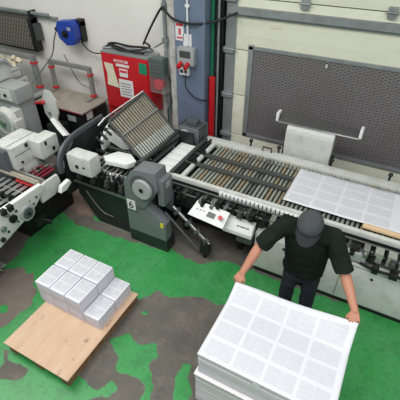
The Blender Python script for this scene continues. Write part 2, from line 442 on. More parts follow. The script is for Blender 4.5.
# galvanised end plate with hinges on every joint
P('end_plate', MB().box(-2.28, -2.13, 5.085, 5.102, 0.05, 4.5), 'galv', door)
for z in zb[1:-1]:
    P('hinge', MB().box(-2.30, -2.14, 5.05, 5.085, z-0.05, z+0.03, 0.006).cyl((-2.32, 5.06, z), (-2.12, 5.06, z), 0.014)
      .box(-2.34, -2.30, 5.04, 5.08, z-0.07, z+0.05), 'galv', door)
for x in (-1.25, -0.27, 0.7):
    P('hinge', MB().box(x-0.05, x+0.05, 5.06, 5.10, 2.56, 2.68, 0.006).cyl((x-0.07, 5.06, 2.62), (x+0.07, 5.06, 2.62), 0.012), 'galv', door)
st = MB().box(-2.25, 4.0, 5.04, 5.10, 2.50, 2.515).box(-2.25, 4.0, 5.035, 5.05, 2.43, 2.515).box(-2.25, 4.0, 5.07, 5.10, 2.40, 2.43)
P('strut', st, 'galv', door, 'grey galvanised strut across the door')
P('mesh_screen', MB().box(-1.88, 3.8, 5.085, 5.099, 0.74, 2.0), 'doormesh', door, 'dark grey expanded metal mesh')
fr = MB().box(-1.93, -1.86, 5.07, 5.10, 0.70, 2.06, 0.004).box(-1.93, 3.85, 5.07, 5.10, 2.0, 2.045, 0.004).box(-1.93, 3.85, 5.07, 5.10, 0.70, 0.745, 0.004)
P('screen_frame', fr, 'galv', door)
P('label_plate', MB().box(-1.66, -1.53, 5.092, 5.098, 2.30, 2.345), 'cream', door, 'small faded label')
P('bolt', MB().cyl((-0.86, 5.06, 1.98), (-0.86, 5.10, 1.98), 0.012).box(-0.872, -0.848, 5.06, 5.075, 1.92, 1.99), 'white', door)

# pipes beside the door
solo('green_pipe', MB().cyl((-2.44, 5.0, 0.05), (-2.44, 5.0, 5.0), 0.028).cyl((-2.44, 5.0, 2.62), (-2.44, 5.0, 2.72), 0.036), 'greenpipe', (-2.44, 5.0, 0.05),
     'tall dark green pipe running up between blue pillar and door', 'pipe')
solo('red_pipe', MB().cyl((-2.40, 4.93, 0.0), (-2.40, 4.93, 1.58), 0.047, seg=20).sph((-2.40, 4.93, 1.58), 0.047, (1, 1, 0.3)), 'red', (-2.40, 4.93, 0),
     'red guard pipe standing beside the blue pillar', 'pipe')
solo('steel_conduit', MB().cyl((-2.34, 4.98, 0.05), (-2.34, 4.98, 4.9), 0.016), 'galv', (-2.34, 4.98, 0.05),
     'thin grey conduit at the left edge of the overhead door', 'conduit')
t = T('wall_pipe', 'grey vertical conduit with couplings on the white wall right of the red cabinet', 'conduit', (-3.22, 5.02, 0))
P('pipe', MB().cyl((-3.22, 5.02, 0), (-3.22, 5.02, 5.0), 0.03), 'galv', t)
for z in (2.42, 1.05, 0.85): P('coupling', MB().cyl((-3.22, 5.02, z-0.05), (-3.22, 5.02, z+0.05), 0.042), 'galv', t)
P('clamp', MB().box(-3.28, -3.16, 5.0, 5.15, 1.95, 1.99, 0.005), 'galv', t)
solo('thin_conduit', MB().cyl((-2.72, 4.80, 2.02), (-2.72, 4.80, 5.0), 0.013).box(-2.75, -2.69, 4.79, 4.82, 2.5, 2.53).box(-2.75, -2.69, 4.79, 4.82, 3.2, 3.23), 'white2', (-2.72, 4.80, 2.02),
     'slim white conduit running down the blue pillar to the socket box', 'conduit')

# socket box on the pillar
t = T('socket_box', 'white socket panel with display and two red plugs on the blue pillar', 'electrical box', (-2.72, 4.82, 1.7))
P('enclosure', MB().box(-2.86, -2.59, 4.72, 4.82, 1.76, 2.0, 0.02), 'greybox', t)
P('breaker_window', MB().box(-2.81, -2.64, 4.712, 4.722, 1.87, 1.96, 0.004), 'bar', t, 'grey breaker window')
for x in (-2.79, -2.68):
    pl = P('plug', MB().cyl((x, 4.72, 1.79), (x, 4.63, 1.75), 0.032, 0.028), 'red', t, 'red industrial plug')
    P('plug_collar', MB().cyl((x, 4.66, 1.765), (x, 4.648, 1.76), 0.036), 'red', pl)
P('socket', MB().box(-2.85, -2.70, 4.76, 4.82, 1.60, 1.72, 0.01), 'white2', t)
P('socket_face', MB().cyl((-2.81, 4.765, 1.66), (-2.81, 4.75, 1.66), 0.025).cyl((-2.74, 4.765, 1.66), (-2.74, 4.75, 1.66), 0.025), 'bar', t)
t = T('danger_sign', 'white paper sign with red print taped high on the blue pillar', 'sign', (-2.87, 4.815, 2.15))
P('sign_sheet', MB().box(-2.92, -2.79, 4.812, 4.818, 2.06, 2.30), 'paper', t)
P('print', MB().box(-2.91, -2.80, 4.809, 4.813, 2.25, 2.285).box(-2.87, -2.835, 4.809, 4.813, 2.14, 2.22).box(-2.90, -2.81, 4.809, 4.813, 2.09, 2.11), 'redprint', t, 'red printed heading and symbol')
solo('notice_sheet', MB().box(-2.80, -2.67, 4.812, 4.818, 2.0, 2.16), 'paper', (-2.74, 4.815, 2.0), 'small blank white notice taped above the socket panel', 'notice')
solo('pillar_cable', MB().tube([(-2.74, 4.76, 1.62), (-2.72, 4.72, 1.45), (-2.62, 4.74, 1.33), (-2.5, 4.76, 1.28), (-2.44, 4.86, 1.25)], 0.009), 'rubber', (-2.74, 4.76, 1.25),
     'thin dark cable curving from the sockets across the blue pillar', 'cable')
solo('overhead_cable', MB().tube([(-3.62, 5.0, 1.86), (-3.45, 5.02, 2.15), (-3.22, 4.96, 2.42), (-3.08, 4.84, 2.40), (-2.9, 4.78, 2.33), (-2.6, 4.78, 2.31), (-2.34, 4.93, 2.35), (-2.1, 5.03, 2.45)], 0.016), 'rubber', (-3.62, 5.0, 1.86),
     'thick black cable sagging from the red cabinet over the pillar to the door', 'cable')

# ------------------------------------------------------------------ red cabinet
t = T('red_cabinet', 'red metal cabinet with taped notices against the white wall', 'cabinet', (-3.87, 4.9, 0))
P('body', MB().box(-4.28, -3.39, 4.76, 5.10, 0.82, 1.72, 0.012), 'red', t)
P('front_panel', MB().box(-4.265, -3.41, 4.748, 4.762, 0.84, 1.70, 0.004), 'red', t)
P('lower_skirt', MB().box(-4.28, -3.45, 4.80, 5.08, 0.70, 0.83), 'red', t)
for x in (-4.27, -3.46):
    for y in (4.81, 5.05): P('leg', MB().box(x-0.025, x+0.025, y-0.025, y+0.025, 0, 0.8), 'red', t)
P('top_tray', MB().box(-4.28, -3.39, 4.76, 5.10, 1.72, 1.745, 0.005), 'galv', t, 'dusty grey top')
P('curled_notice', MB().prism([(-4.22, 1.58), (-4.05, 1.57), (-4.03, 1.45), (-3.97, 1.20), (-4.20, 1.22), (-4.18, 1.40)], 'y', 4.735, 4.742), 'cream', t, 'torn cream notice')
P('label_strip', MB().box(-4.02, -3.76, 4.742, 4.748, 1.615, 1.65), 'paper', t)
P('label_strip', MB().box(-3.99, -3.74, 4.742, 4.748, 1.55, 1.59), 'paper', t)
P('label_strip', MB().box(-3.94, -3.78, 4.742, 4.748, 1.395, 1.52), 'paper', t)
P('label_strip', MB().box(-3.93, -3.79, 4.739, 4.743, 1.46, 1.50), 'redprint', t, 'red printed line')
tl = MB()
for i in range(3): tl.box(-4.0, -3.79, 4.7385, 4.7425, 1.625+i*0.008, 1.628+i*0.008)
P('data_label', MB().box(-3.97, -3.70, 4.742, 4.748, 1.06, 1.35), 'paper', t)
pr = MB()
for i in range(5): pr.box(-3.94, -3.74-0.02*(i % 2), 4.738, 4.743, 1.10+i*0.045, 1.115+i*0.045)
P('label_print', pr, 'greyprint', t)
P('label_print', tl, 'redprint', t)
P('green_label', MB().box(-3.55, -3.41, 4.740, 4.748, 1.50, 1.66), 'greensign', t, 'small green safety label')

# hoses lying on the red cabinet
hz = MB()
hz.tube([(-4.35, 4.95, 1.55), (-4.34, 4.92, 1.72), (-4.2, 4.95, 1.79), (-3.95, 4.9, 1.78), (-3.7, 4.85, 1.77), (-3.5, 4.9, 1.78), (-3.45, 5.0, 1.79), (-3.6, 5.05, 1.80), (-3.9, 5.02, 1.79), (-4.15, 5.0, 1.81), (-4.2, 4.88, 1.83)], 0.017)
hz.tube([(-4.2, 4.88, 1.83), (-3.95, 4.83, 1.78), (-3.65, 4.88, 1.80), (-3.5, 5.0, 1.84), (-3.6, 5.0, 1.9)], 0.015)
hz.tube([(-4.33, 4.95, 1.60), (-4.42, 5.02, 1.56), (-4.48, 5.05, 1.42), (-4.42, 5.06, 1.30), (-4.36, 5.08, 1.26)], 0.012)
solo('coiled_cable', hz, 'rubber', (-3.9, 4.93, 1.75), 'loose coil of dark cable on top of the red cabinet, looping down its left side', 'cable')
solo('grey_hose', MB().tube([(-4.3, 4.85, 1.765), (-4.0, 4.95, 1.765), (-3.7, 4.95, 1.765), (-3.45, 4.86, 1.765)], 0.014), 'galv', (-3.9, 4.9, 1.75), 'grey hose lying along the top of the red cabinet', 'hose')
solo('hanging_cable', MB().tube([(-4.86, 4.98, 1.74), (-4.75, 5.0, 1.62), (-4.6, 5.02, 1.58), (-4.42, 5.0, 1.63), (-4.34, 4.96, 1.70)], 0.010), 'rubber', (-4.86, 4.98, 1.6), 'grey cable running from the blue reel to the red cabinet', 'cable')

# plastic wrapped dark green box beside the red cabinet
t = T('wrapped_box', 'dark green box in clear plastic wrap hanging beside the red cabinet', 'box', (-3.28, 4.8, 1.4))
P('green_box', MB().box(-3.37, -3.13, 4.76, 4.92, 1.50, 1.76, 0.01), 'greenplastic', t)
g = MB()
for i in range(4): g.box(-3.35, -3.15, 4.753, 4.762, 1.54+i*0.055, 1.56+i*0.055)
P('grille', g, 'black', t)
P('red_item', MB().cyl((-3.26, 4.80, 1.36), (-3.26, 4.88, 1.36), 0.085, seg=20), 'red', t, 'round red item below the box')
P('hook', MB().cyl((-3.30, 4.84, 1.90), (-3.30, 5.16, 1.92), 0.012), 'galv', t)
P('plastic_wrap', MB().box(-3.378, -3.11, 4.74, 4.93, 1.24, 1.90, 0.04), 'clear', t, 'clear plastic wrap')
solo('green_cable', MB().tube([(-3.10, 4.86, 1.5), (-3.07, 4.88, 1.35), (-3.06, 4.86, 1.1), (-3.1, 4.8, 0.95), (-3.08, 4.78, 0.7)], 0.012), 'greenplastic', (-3.12, 4.86, 0.7), 'dark green cable hanging down below the wrapped box', 'cable')

# ------------------------------------------------------------------ hose reel on the wall
t = T('hose_reel', 'blue plastic hose reel mounted high on the white wall', 'hose reel', (-5.05, 5.05, 1.85))
P('casing', MB().prism([(-5.26, 1.94), (-5.20, 2.05), (-4.94, 2.08), (-4.88, 2.0), (-4.87, 1.82), (-4.93, 1.70), (-5.08, 1.68), (-5.22, 1.78)], 'y', 4.86, 5.02, 0.02), 'blue', t)
P('hub', MB().cyl((-5.06, 4.87, 1.87), (-5.06, 4.82, 1.87), 0.062, 0.05, 24).cyl((-5.06, 4.82, 1.87), (-5.06, 4.80, 1.87), 0.03), 'black', t)
P('bracket', MB().box(-4.90, -4.86, 5.02, 5.15, 1.72, 2.04, 0.006).box(-4.98, -4.86, 5.02, 5.15, 1.96, 2.07, 0.01), 'black', t)
P('outlet', MB().cyl((-5.24, 4.93, 1.93), (-5.32, 4.92, 1.90), 0.03), 'black', t)
P('sticker', MB().box(-5.0, -4.93, 4.852, 4.862, 1.93, 1.98), 'greybox', t)
solo('reel_hose', MB().tube([(-5.30, 4.92, 1.90), (-5.38, 4.9, 1.75), (-5.45, 4.85, 1.5), (-5.5, 4.7, 1.35), (-5.55, 4.5, 1.2), (-5.6, 4.2, 1.0), (-5.62, 4.06, 0.86)], 0.011), 'slate', (-5.30, 4.92, 0.86), 'blue grey hose dropping from the reel towards the black cabinet', 'hose')
solo('thin_cable', MB().tube([(-5.45, 5.1, 1.42), (-5.3, 5.08, 1.15), (-5.1, 5.02, 0.98), (-4.9, 5.02, 0.92), (-4.72, 4.99, 0.808)], 0.006), 'rubber', (-5.45, 5.1, 0.9), 'thin black cable curving down inside the grey hood frame', 'cable')

# mesh screens leaning on the wall, top left
t = T('mesh_screens', 'bundle of dark metal mesh screens hanging on the wall in the top left corner', 'mesh screen', (-6.5, 5.0, 1.4))
for i in range(4):
    P('mesh_sheet', MB().box(-7.4+i*0.02, -6.06+i*0.025, 5.10-i*0.03, 5.11-i*0.03, 1.42, 1.99-i*0.012), 'wallmesh', t)
P('edge_strip', MB().box(-6.05, -5.96, 4.98, 5.12, 1.42, 1.97, 0.008).box(-7.4, -5.98, 5.0, 5.012, 1.41, 1.44), 'black', t)
P('hanger', MB().box(-5.96, -5.88, 5.0, 5.12, 1.62, 1.90, 0.006), 'bar', t)
t = T('wall_rails', 'pair of long grey rails fixed to the wall above the mesh screens', 'rail', (-6.5, 5.1, 2.05))
P('rail', MB().box(-7.6, -5.55, 5.02, 5.06, 2.05, 2.09, 0.004), 'galv', t)
P('rail', MB().box(-7.6, -5.45, 5.08, 5.14, 2.0, 2.03, 0.004), 'galv', t)
P('rail_hook', MB().box(-6.0, -5.96, 5.0, 5.14, 1.9, 2.1), 'black', t)

# ------------------------------------------------------------------ black cabinets and hood frames at the left back
def hood(label, xl, xr, yf, yb, z0, z1, grp, side=True, w=0.05):
    t = T('hood_frame', label, 'metal frame', ((xl+xr)/2, yb, z0), group=grp)
    P('top_bar', MB().box(xl, xr, yb-w, yb, z1-w, z1, 0.006), 'alu', t)
    for x in (xl, xr-w):
        P('post', MB().box(x, x+w, yb-w, yb, z0, z1-w, 0.006), 'alu', t)
        P('foot_bar', MB().box(x, x+w, yf, yb-w, z0, z0+0.03, 0.005), 'alu', t)
        P('corner_clamp', MB().box(x-0.01, x+w+0.01, yb-w-0.012, yb+0.01, z1-0.15, z1-0.115, 0.006), 'redclamp', t, 'red corner clamp')
        P('corner_clamp', MB().box(x-0.012, x+w+0.012, yb-w-0.012, yb+0.01, z0+0.035, z0+0.075, 0.006), 'redclamp', t, 'red corner clamp')
    return t
# table-height cabinet
t = T('work_cabinet', 'black cabinet with worn grey top below the grey hood frame', 'cabinet', (-5.05, 4.6, 0))
P('body', MB().box(-5.55, -4.53, 4.36, 4.98, 0.06, 0.77, 0.008), 'black', t)
P('plinth', MB().box(-5.5, -4.58, 4.4, 4.95, 0.0, 0.06), 'rubber', t)
P('worktop', MB().box(-5.60, -4.50, 4.32, 5.02, 0.77, 0.80, 0.006), 'tabletop', t, 'worn grey worktop')
P('door', MB().box(-5.52, -5.06, 4.345, 4.362, 0.08, 0.72, 0.004), 'black', t)
P('door', MB().box(-5.03, -4.56, 4.345, 4.362, 0.08, 0.72, 0.004), 'black', t)
P('sticker', MB().box(-4.86, -4.68, 4.338, 4.346, 0.60, 0.70), 'greybox', t, 'grey paper sticker')
P('sticker', MB().box(-4.53, -4.524, 4.45, 4.60, 0.62, 0.74), 'paper', t, 'white paper sticker')
P('edge_stripe', MB().box(-5.58, -4.51, 4.312, 4.322, 0.775, 0.795), 'redroll', t, 'dark red edge')
hood('grey metal hood frame with red clamps standing on the worn grey worktop', -5.66, -4.70, 4.72, 4.95, 0.80, 1.36, None, w=0.065)
# left black cabinet
t = T('storage_cabinet', 'tall black cabinet carrying white boxes left of the work cabinet', 'cabinet', (-5.95, 4.4, 0))
P('body', MB().box(-6.5, -5.66, 4.1, 4.75, 0.05, 0.80, 0.008), 'black', t)
P('top', MB().box(-6.53, -5.64, 4.07, 4.78, 0.80, 0.84, 0.006), 'greybox', t, 'grey top')
P('plinth', MB().box(-6.45, -5.7, 4.15, 4.7, 0, 0.05), 'rubber', t)
sl = MB()
for i in range(3): sl.box(-6.4+0, -5.75, 4.092, 4.101, 0.3+i*0.15, 0.31+i*0.15)
P('seams', sl, 'bar', t)
for (a, b_, c_, d_, e_, f_, lb, ms) in (
        (-6.25, -5.88, 4.18, 4.55, 0.845, 1.13, 'white printer shaped box standing on the storage cabinet, nearest of the pair', 'white'),
        (-6.20, -5.90, 4.2, 4.5, 1.14, 1.30, 'grey box stacked on the white printer shaped box', 'greybox')):
    t = T('equipment_box', lb, 'box', ((a+b_)/2, (c_+d_)/2, e_))
    P('shell', MB().box(a, b_, c_, d_, e_, f_, 0.02), ms, t)
    P('front_plate', MB().box(b_-0.004, b_+0.004, c_+0.04, d_-0.05, e_+0.04, f_-0.04, 0.003), 'greybox' if ms == 'white' else 'white', t)
hood('grey metal hood frame with red clamps around the white boxes', -7.0, -5.78, 4.5, 4.76, 0.84, 1.46, None, w=0.08)
cr = MB()
for i in range(16):
    cr.sph((-6.65+i*0.042+random.uniform(-.03, .03), 4.50+random.uniform(-.06, .10), 1.34+random.uniform(-.05, .06)), 0.07, (random.uniform(.6, 1.3), random.uniform(.6, 1.2), random.uniform(.4, .9)), u=7, v=5)
for v in cr.bm.verts: v.co += Vector([random.uniform(-.022, .022) for _ in range(3)])
solo('crumpled_film', cr, 'crumple', (-6.3, 4.5, 1.2), 'crumpled yellowed film heap behind the stacked boxes', 'plastic film')
solo('shelf_box', MB().box(-6.9, -6.27, 4.3, 4.66, 0.845, 1.22, 0.01), 'greybox', (-6.6, 4.5, 0.845), 'large grey box under the crumpled yellowed film', 'box')

# ------------------------------------------------------------------ white swing arm
t = T('swing_arm', 'white swing arm with oval end plate standing beside the work cabinet', 'machine arm', (-4.9, 4.1, 0))
P('base_box', MB().box(-5.05, -4.78, 4.02, 4.26, 0, 0.62, 0.012), 'dark', t)
P('end_plate', MB().prism([(-5.05, 0.82), (-5.03, 1.08), (-4.94, 1.22), (-4.82, 1.22), (-4.73, 1.08), (-4.74, 0.86), (-4.83, 0.68), (-4.96, 0.68)], 'y', 4.05, 4.085, 0.01), 'white', t)
P('pivot', MB().cyl((-4.92, 4.05, 0.84), (-4.92, 4.03, 0.84), 0.025), 'steel', t)
P('handle', MB().cyl((-5.0, 4.04, 1.02), (-5.16, 4.0, 0.98), 0.018).sph((-5.0, 4.03, 1.02), 0.03), 'redclamp', t, 'red lever')
P('arm', MB().tube([(-4.90, 4.06, 0.74), (-4.70, 3.98, 0.66), (-4.50, 3.92, 0.58)], 0.04, 4, flat=(0.03, 0.055), smooth=False), 'white2', t)
P('roller', MB().cyl((-4.48, 3.84, 0.6), (-4.48, 4.02, 0.5), 0.03), 'black', t)

# ------------------------------------------------------------------ stacker machine at the far left
t = T('delivery_stacker', 'grey machine with round white wheel cover at the left edge', 'machine', (-5.5, 3.8, 0))
P('body', MB().box(-5.95, -5.20, 3.72, 4.04, 0, 1.09, 0.015), 'greybox', t)
P('door_panel', MB().box(-5.88, -5.27, 3.708, 3.722, 0.1, 1.0, 0.004), 'greybox', t)
P('control_box', MB().box(-5.80, -5.12, 3.66, 4.0, 1.10, 1.33, 0.015), 'greybox', t)
P('control_face', MB().box(-5.72, -5.22, 3.648, 3.664, 1.13, 1.30), 'white', t)
for x in (-5.62, -5.48, -5.34): P('control_knob', MB().cyl((x, 3.65, 1.21), (x, 3.625, 1.21), 0.024), 'black', t)
P('hood', MB().prism([(3.62, 1.34), (3.64, 1.50), (3.75, 1.62), (3.95, 1.63), (4.04, 1.48), (4.04, 1.34)], 'x', -6.0, -5.56, 0.02), 'white', t)
P('hood_edge', MB().prism([(3.58, 1.34), (3.60, 1.51), (3.73, 1.65), (3.97, 1.66), (4.06, 1.50), (4.03, 1.50), (3.94, 1.62), (3.76, 1.62), (3.65, 1.50), (3.63, 1.34)], 'x', -5.56, -5.51), 'greybox', t)
P('wheel_arm', MB().box(-5.36, -5.16, 3.52, 3.73, 0.5, 1.0, 0.02), 'white', t)
w = P('wheel_cover', MB().cyl((-5.26, 3.52, 0.86), (-5.26, 3.42, 0.86), 0.23, 0.20, 32), 'white', t)
P('wheel_ring', MB().cyl((-5.26, 3.42, 0.86), (-5.26, 3.415, 0.86), 0.15, seg=32), 'greybox', w)
P('wheel_hub', MB().cyl((-5.26, 3.415, 0.86), (-5.26, 3.38, 0.86), 0.05, seg=20), 'steel', w)
P('side_guard', MB().box(-5.10, -5.02, 3.45, 3.60, 0.4, 0.92, 0.02), 'white', t)
P('guard_bracket', MB().box(-5.20, -5.08, 3.56, 3.72, 0.5, 0.6), 'bar', t)

# ------------------------------------------------------------------ pallet with small bundles
def pallet(label, cx, cy, w, d, h, rz=0):
    x0, x1, y0, y1 = cx-w/2, cx+w/2, cy-d/2, cy+d/2
    t = T('wooden_pallet', label, 'pallet', (cx, cy, 0), rz)
    L = h-0.022
    for i in range(5):
        y = y0+0.05+i*(d-0.1)/4
        P('deck_board', MB().box(x0, x1, y-0.05, y+0.05, L, h, 0.003), 'wood', t)
    for x in (x0+0.04, cx, x1-0.04):
        P('bottom_board', MB().box(x-0.05 if x != x0+0.04 else x0, x+0.05 if x != x1-0.04 else x1, y0, y1, 0.0, 0.02, 0.003), 'wood', t)
        for y in (y0+0.06, cy, y1-0.06):
            P('block', MB().box(x-0.04, x+0.04, y-0.06, y+0.06, 0.02, L, 0.003), 'wood', t)
    return t
pallet('wooden pallet under the plywood board with small bundles', -2.30, 1.55, 0.78, 1.10, 0.125)
bt = MB().box(-2.72, -1.885, 0.985, 2.10, 0.127, 0.145, 0.002)
solo('plywood_board', bt, 'board', (-2.72, 0.985, 0.127), 'stained plywood board lying on the wooden pallet', 'board', rz=0)

def bundle(x, y, z, h, label, grp, rz=0.0):
    t = T('paper_bundle', label, 'paper bundle', (x, y, z), rz, group=grp)
    a = MB().box(0.0+x, 0.192+x, y, y+0.262, z, z+h, 0.004)
    P('leaves', a, ['bundlesides', 'page'], t, faces=top_is(1))
    P('strap', MB().box(x-0.0012, x+0.1932, y+0.128, y+0.134, z-0.0004, z+h+0.0012), 'paper', t)
    return t
grp = 'bundles of folded pages on the pallet'
rowname = {0: 'front', 1: 'back'}; colname = ['left end', 'second from the left', 'second from the right', 'right end']
bh = 0.155
for r in range(2):
    for c_ in range(4):
        x = -2.765+c_*0.203+0.0; y = 1.545+r*0.272; z = 0.1455
        if c_ == 3: x += 0.004; y -= 0.0
        vis = 'uncovered with its page showing' if c_ == 3 else 'under another bundle'
        b_ = bundle(x, y, z, bh, f'white page bundle in the bottom layer, {rowname[r]} row, {colname[c_]}, {vis}', grp, 0)
        b_.rotation_euler[2] = math.radians(random.uniform(-0.5, 0.5))
coln3 = ['left', 'middle', 'right']
for r in range(2):
    for c_ in range(3):
        x = -2.765+c_*0.203; y = 1.542+r*0.274; z = 0.1465+bh+0.0015
        b_ = bundle(x, y, z, bh, f'white page bundle on the top layer of the pile, {rowname[r]} row, {coln3[c_]}', grp, 0)
        b_.rotation_euler[2] = math.radians(random.uniform(-0.8, 0.8))

# ------------------------------------------------------------------ big paper stack
pallet('wooden pallet under the tall stack of printed sheets', -0.255, 1.80, 1.04, 0.78, 0.125)
def pile(x0, x1, y0, y1, z0, z1, label, seed):
    rr = random.Random(seed); mb = MB(); z = z0
    while z < z1-0.001:
        h = min(rr.uniform(0.03, 0.07), z1-z)
        j = rr.uniform(-0.0025, 0.0025); j2 = rr.uniform(-0.0025, 0.0025)
        mb.box(x0+j, x1+j, y0+j2, y1+j2, z, z+h-0.0006); z += h
    return solo('paper_stack', mb, ['pilesides', 'paper'], (x0, y0, z0), label, 'paper stack', faces=top_is(1))
pile(-0.785, 0.268, 1.405, 2.165, 0.127, 0.555, 'lower white paper stack on the pallet in front of the man', 3)
solo('separator_sheet', MB().box(-0.795, 0.276, 1.395, 2.17, 0.5555, 0.5605), 'paper', (-0.26, 1.78, 0.5555), 'thin white separator sheet jutting out between the two tall paper stacks', 'separator sheet')
pile(-0.770, 0.255, 1.425, 2.16, 0.561, 0.830, 'upper white paper stack below the sheet the man holds', 5)
# the sheet being laid down, its back corners raised by the hands
def sheet_mesh():
    bm = bmesh.new(); nx, ny = 48, 34; W, D = 1.04, 0.745
    g = []
    for j in range(ny+1):
        row = []
        for i in range(nx+1):
            u, v = i/nx, j/ny; x = u*W; y = v*D
            lift = max(0, (v-0.70)/0.30)
            edge = (2*u-1)**2
            z = 0.004+lift**1.6*((0.030+0.045*edge)*(1-u)+(0.105+0.05*edge)*u)+0.010*max(0, v-0.5)*math.sin(u*9)*(1 if lift < 0.9 else 1)
            z = max(z, 0.003)
            y2 = y-lift**2*0.012+lift*0.03*(1-edge)
            row.append(bm.verts.new((x, y2, z)))
        g.append(row)
    for j in range(ny):
        for i in range(nx): bm.faces.new((g[j][i], g[j][i+1], g[j+1][i+1], g[j+1][i]))
    bm.normal_update(); r = bmesh.ops.solidify(bm, geom=bm.faces[:], thickness=0.0008)
    me = bpy.data.meshes.new('printed_sheet'); bm.to_mesh(me); bm.free()
    me.polygons.foreach_set('use_smooth', [True]*len(me.polygons))
    o = bpy.data.objects.new('printed_sheet', me); C.objects.link(o); o.location = (-0.775, 1.42, 0.8325)
    me.materials.append(M['sheet'])
    o['label'] = 'printed sheet held by the man on top of the tall stack'; o['category'] = 'printed sheet'
sheet_mesh()
solo('paper_tag', MB().box(-0.315, -0.255, 1.4195, 1.422, 0.745, 0.815), 'paper', (-0.285, 1.4195, 0.745), 'small white tag sticking out of the front of the upper stack', 'tag')

# ------------------------------------------------------------------ sheet feeder with roller table
t = T('sheet_feeder', 'long off white sheet feeder with rows of rollers in front of the overhead door', 'machine', (-0.6, 3.8, 0))
FX1 = 1.15
P('base_cabinet', MB().box(-0.95, FX1, 3.16, 4.30, 0.07, 0.62, 0.01), 'white', t)
P('plinth', MB().box(-0.93, FX1-0.02, 3.18, 4.28, 0.0, 0.07), 'rubber', t, 'black plinth')
P('side_panel', MB().box(-0.92, 0.02, 3.146, 3.162, 0.10, 0.60, 0.006), 'white', t)
P('side_panel', MB().box(0.04, FX1-0.02, 3.146, 3.162, 0.10, 0.60, 0.006), 'white', t)
for x in (-0.6, 0.34): P('panel_latch', MB().cyl((x, 3.15, 0.52), (x, 3.135, 0.52), 0.014), 'black', t)
P('lower_ledge', MB().box(-0.2, FX1, 3.14, 3.30, 0.625, 0.655, 0.006), 'white', t)
P('under_frame', MB().box(-2.18, FX1, 3.34, 4.36, 0.72, 0.83, 0.008), 'dark', t)
P('back_rail', MB().box(-2.20, FX1, 4.30, 4.44, 0.84, 0.925, 0.012), 'white', t)
P('front_rail', MB().box(-2.20, FX1, 3.33, 3.385, 0.86, 0.925, 0.018), 'white', t)
P('end_rail', MB().box(-2.20, -2.15, 3.36, 4.32, 0.86, 0.95, 0.008), 'bar', t, 'dark end rail')
P('dark_panel', MB().box(-2.14, -0.97, 3.50, 3.54, 0.10, 0.73, 0.006), 'black', t)  # black panel set back below the table, covers the floor behind it
for y, l in ((3.4, 3.45), (4.2, 4.25)):
    for x in (-2.05, -1.25):
        P('leg', MB().box(x, x+0.07, y, y+0.07, 0, 0.73, 0.006), 'dark', t)
rr = random.Random(4)
n = 60
for i in range(n):
    x = -1.93+i*0.0508
    P('roller', MB().cyl((x, 3.385, 0.885), (x, 4.297, 0.885), 0.0178, seg=12), rr.choice(['tanroll', 'paleroll', 'paleroll', 'paleroll', 'steel']), t)
P('end_roller', MB().cyl((-2.03, 3.38, 0.905), (-2.03, 4.32, 0.905), 0.033, seg=20), 'white', t, 'thick white end roller')
P('end_roller', MB().cyl((-2.11, 3.38, 0.915), (-2.11, 4.34, 0.915), 0.024, seg=20), 'black', t, 'thick black end roller')
P('guide_bar', MB().box(-2.13, FX1, 3.90, 3.965, 0.915, 0.94, 0.004), 'bar', t, 'dark grey guide bar')
P('guide_bar', MB().box(-2.16, FX1, 3.655, 3.715, 0.915, 0.94, 0.004), 'bar', t, 'dark grey guide bar')
P('guide_bar', MB().box(-1.75, FX1, 4.16, 4.175, 0.908, 0.92), 'steel', t)
for x in (-1.2, -0.35, 0.5): P('cross_beam', MB().box(x, x+0.05, 3.39, 4.30, 0.80, 0.858), 'dark', t)
for y in (3.965, 3.715):
    P('bar_clamp', MB().box(-2.12, -2.0, y-0.04, y+0.01, 0.94, 0.975, 0.006).cyl((-2.06, y-0.015, 0.97), (-2.06, y-0.015, 1.0), 0.016), 'black', t)
cm = MB().box(-1.5, -0.5, 3.318, 3.328, 0.885, 0.905)
for i in range(20): cm.box(-1.49+i*0.05, -1.455+i*0.05, 3.30, 3.328, 0.835, 0.895, 0.004)
P('finger_guide', cm, 'white2', t, 'row of white fingers below the front rail')
P('arch_handle', MB().tube([(-1.36, 4.40, 0.925), (-1.36, 4.40, 0.985), (-1.24, 4.40, 0.985), (-1.24, 4.40, 0.925)], 0.010, smooth=False), 'black', t)
for x in (-1.56, -1.16, -0.46, 0.24): P('knob', MB().cyl((x, 4.47, 0.90), (x, 4.47, 0.97), 0.012).sph((x, 4.47, 0.99), 0.028), 'black', t)
# dark drive side below the front rail
P('side_beam', MB().box(-2.22, -0.9, 3.24, 3.32, 0.56, 0.82, 0.008), 'dark', t)
P('drive_rod', MB().cyl((-2.2, 3.20, 0.80), (1.1, 3.20, 0.80), 0.014), 'bar', t)
for i in range(34):
    x = -2.1+i*0.092; P('drive_link', MB().box(x, x+0.035, 3.17+0.03*rr.random(), 3.30, 0.74+0.03*rr.random(), 0.83+0.03*rr.random(), 0.006), ['black', 'black', 'bar'][i % 3], t)
P('drive_rod', MB().cyl((-2.2, 3.27, 0.86), (1.1, 3.27, 0.86), 0.012), 'bar', t)
for i, x in enumerate([-1.95, -1.62, -1.5, -1.42, -1.16, -1.02, -0.86, -0.78, -0.66, -0.3, -0.12, 0.08, 0.2, 0.27, 0.46, 0.62]):
    z = 0.80+rr.uniform(-0.03, 0.03)
    b_ = MB().box(x-0.03, x+0.03, 3.15, 3.26, z-0.05, z+0.045, 0.008).cyl((x, 3.15, z), (x, 3.11, z), 0.022)
    b_.cyl((x+0.045, 3.20, 0.80), (x+0.065, 3.20, 0.80), 0.034)
    P('drive_block', b_, ['black', 'black', 'steel', 'black', 'bar'][i % 5], t)
P('side_tray', MB().box(-0.85, FX1, 3.20, 3.34, 0.68, 0.74, 0.006), 'bar', t)
P('gripper_unit', MB().box(-0.02, 0.22, 3.14, 3.24, 0.69, 0.80, 0.012).cyl((0.03, 3.14, 0.75), (0.03, 3.11, 0.75), 0.03), 'greybox', t, 'grey gripper unit')
gr = MB()
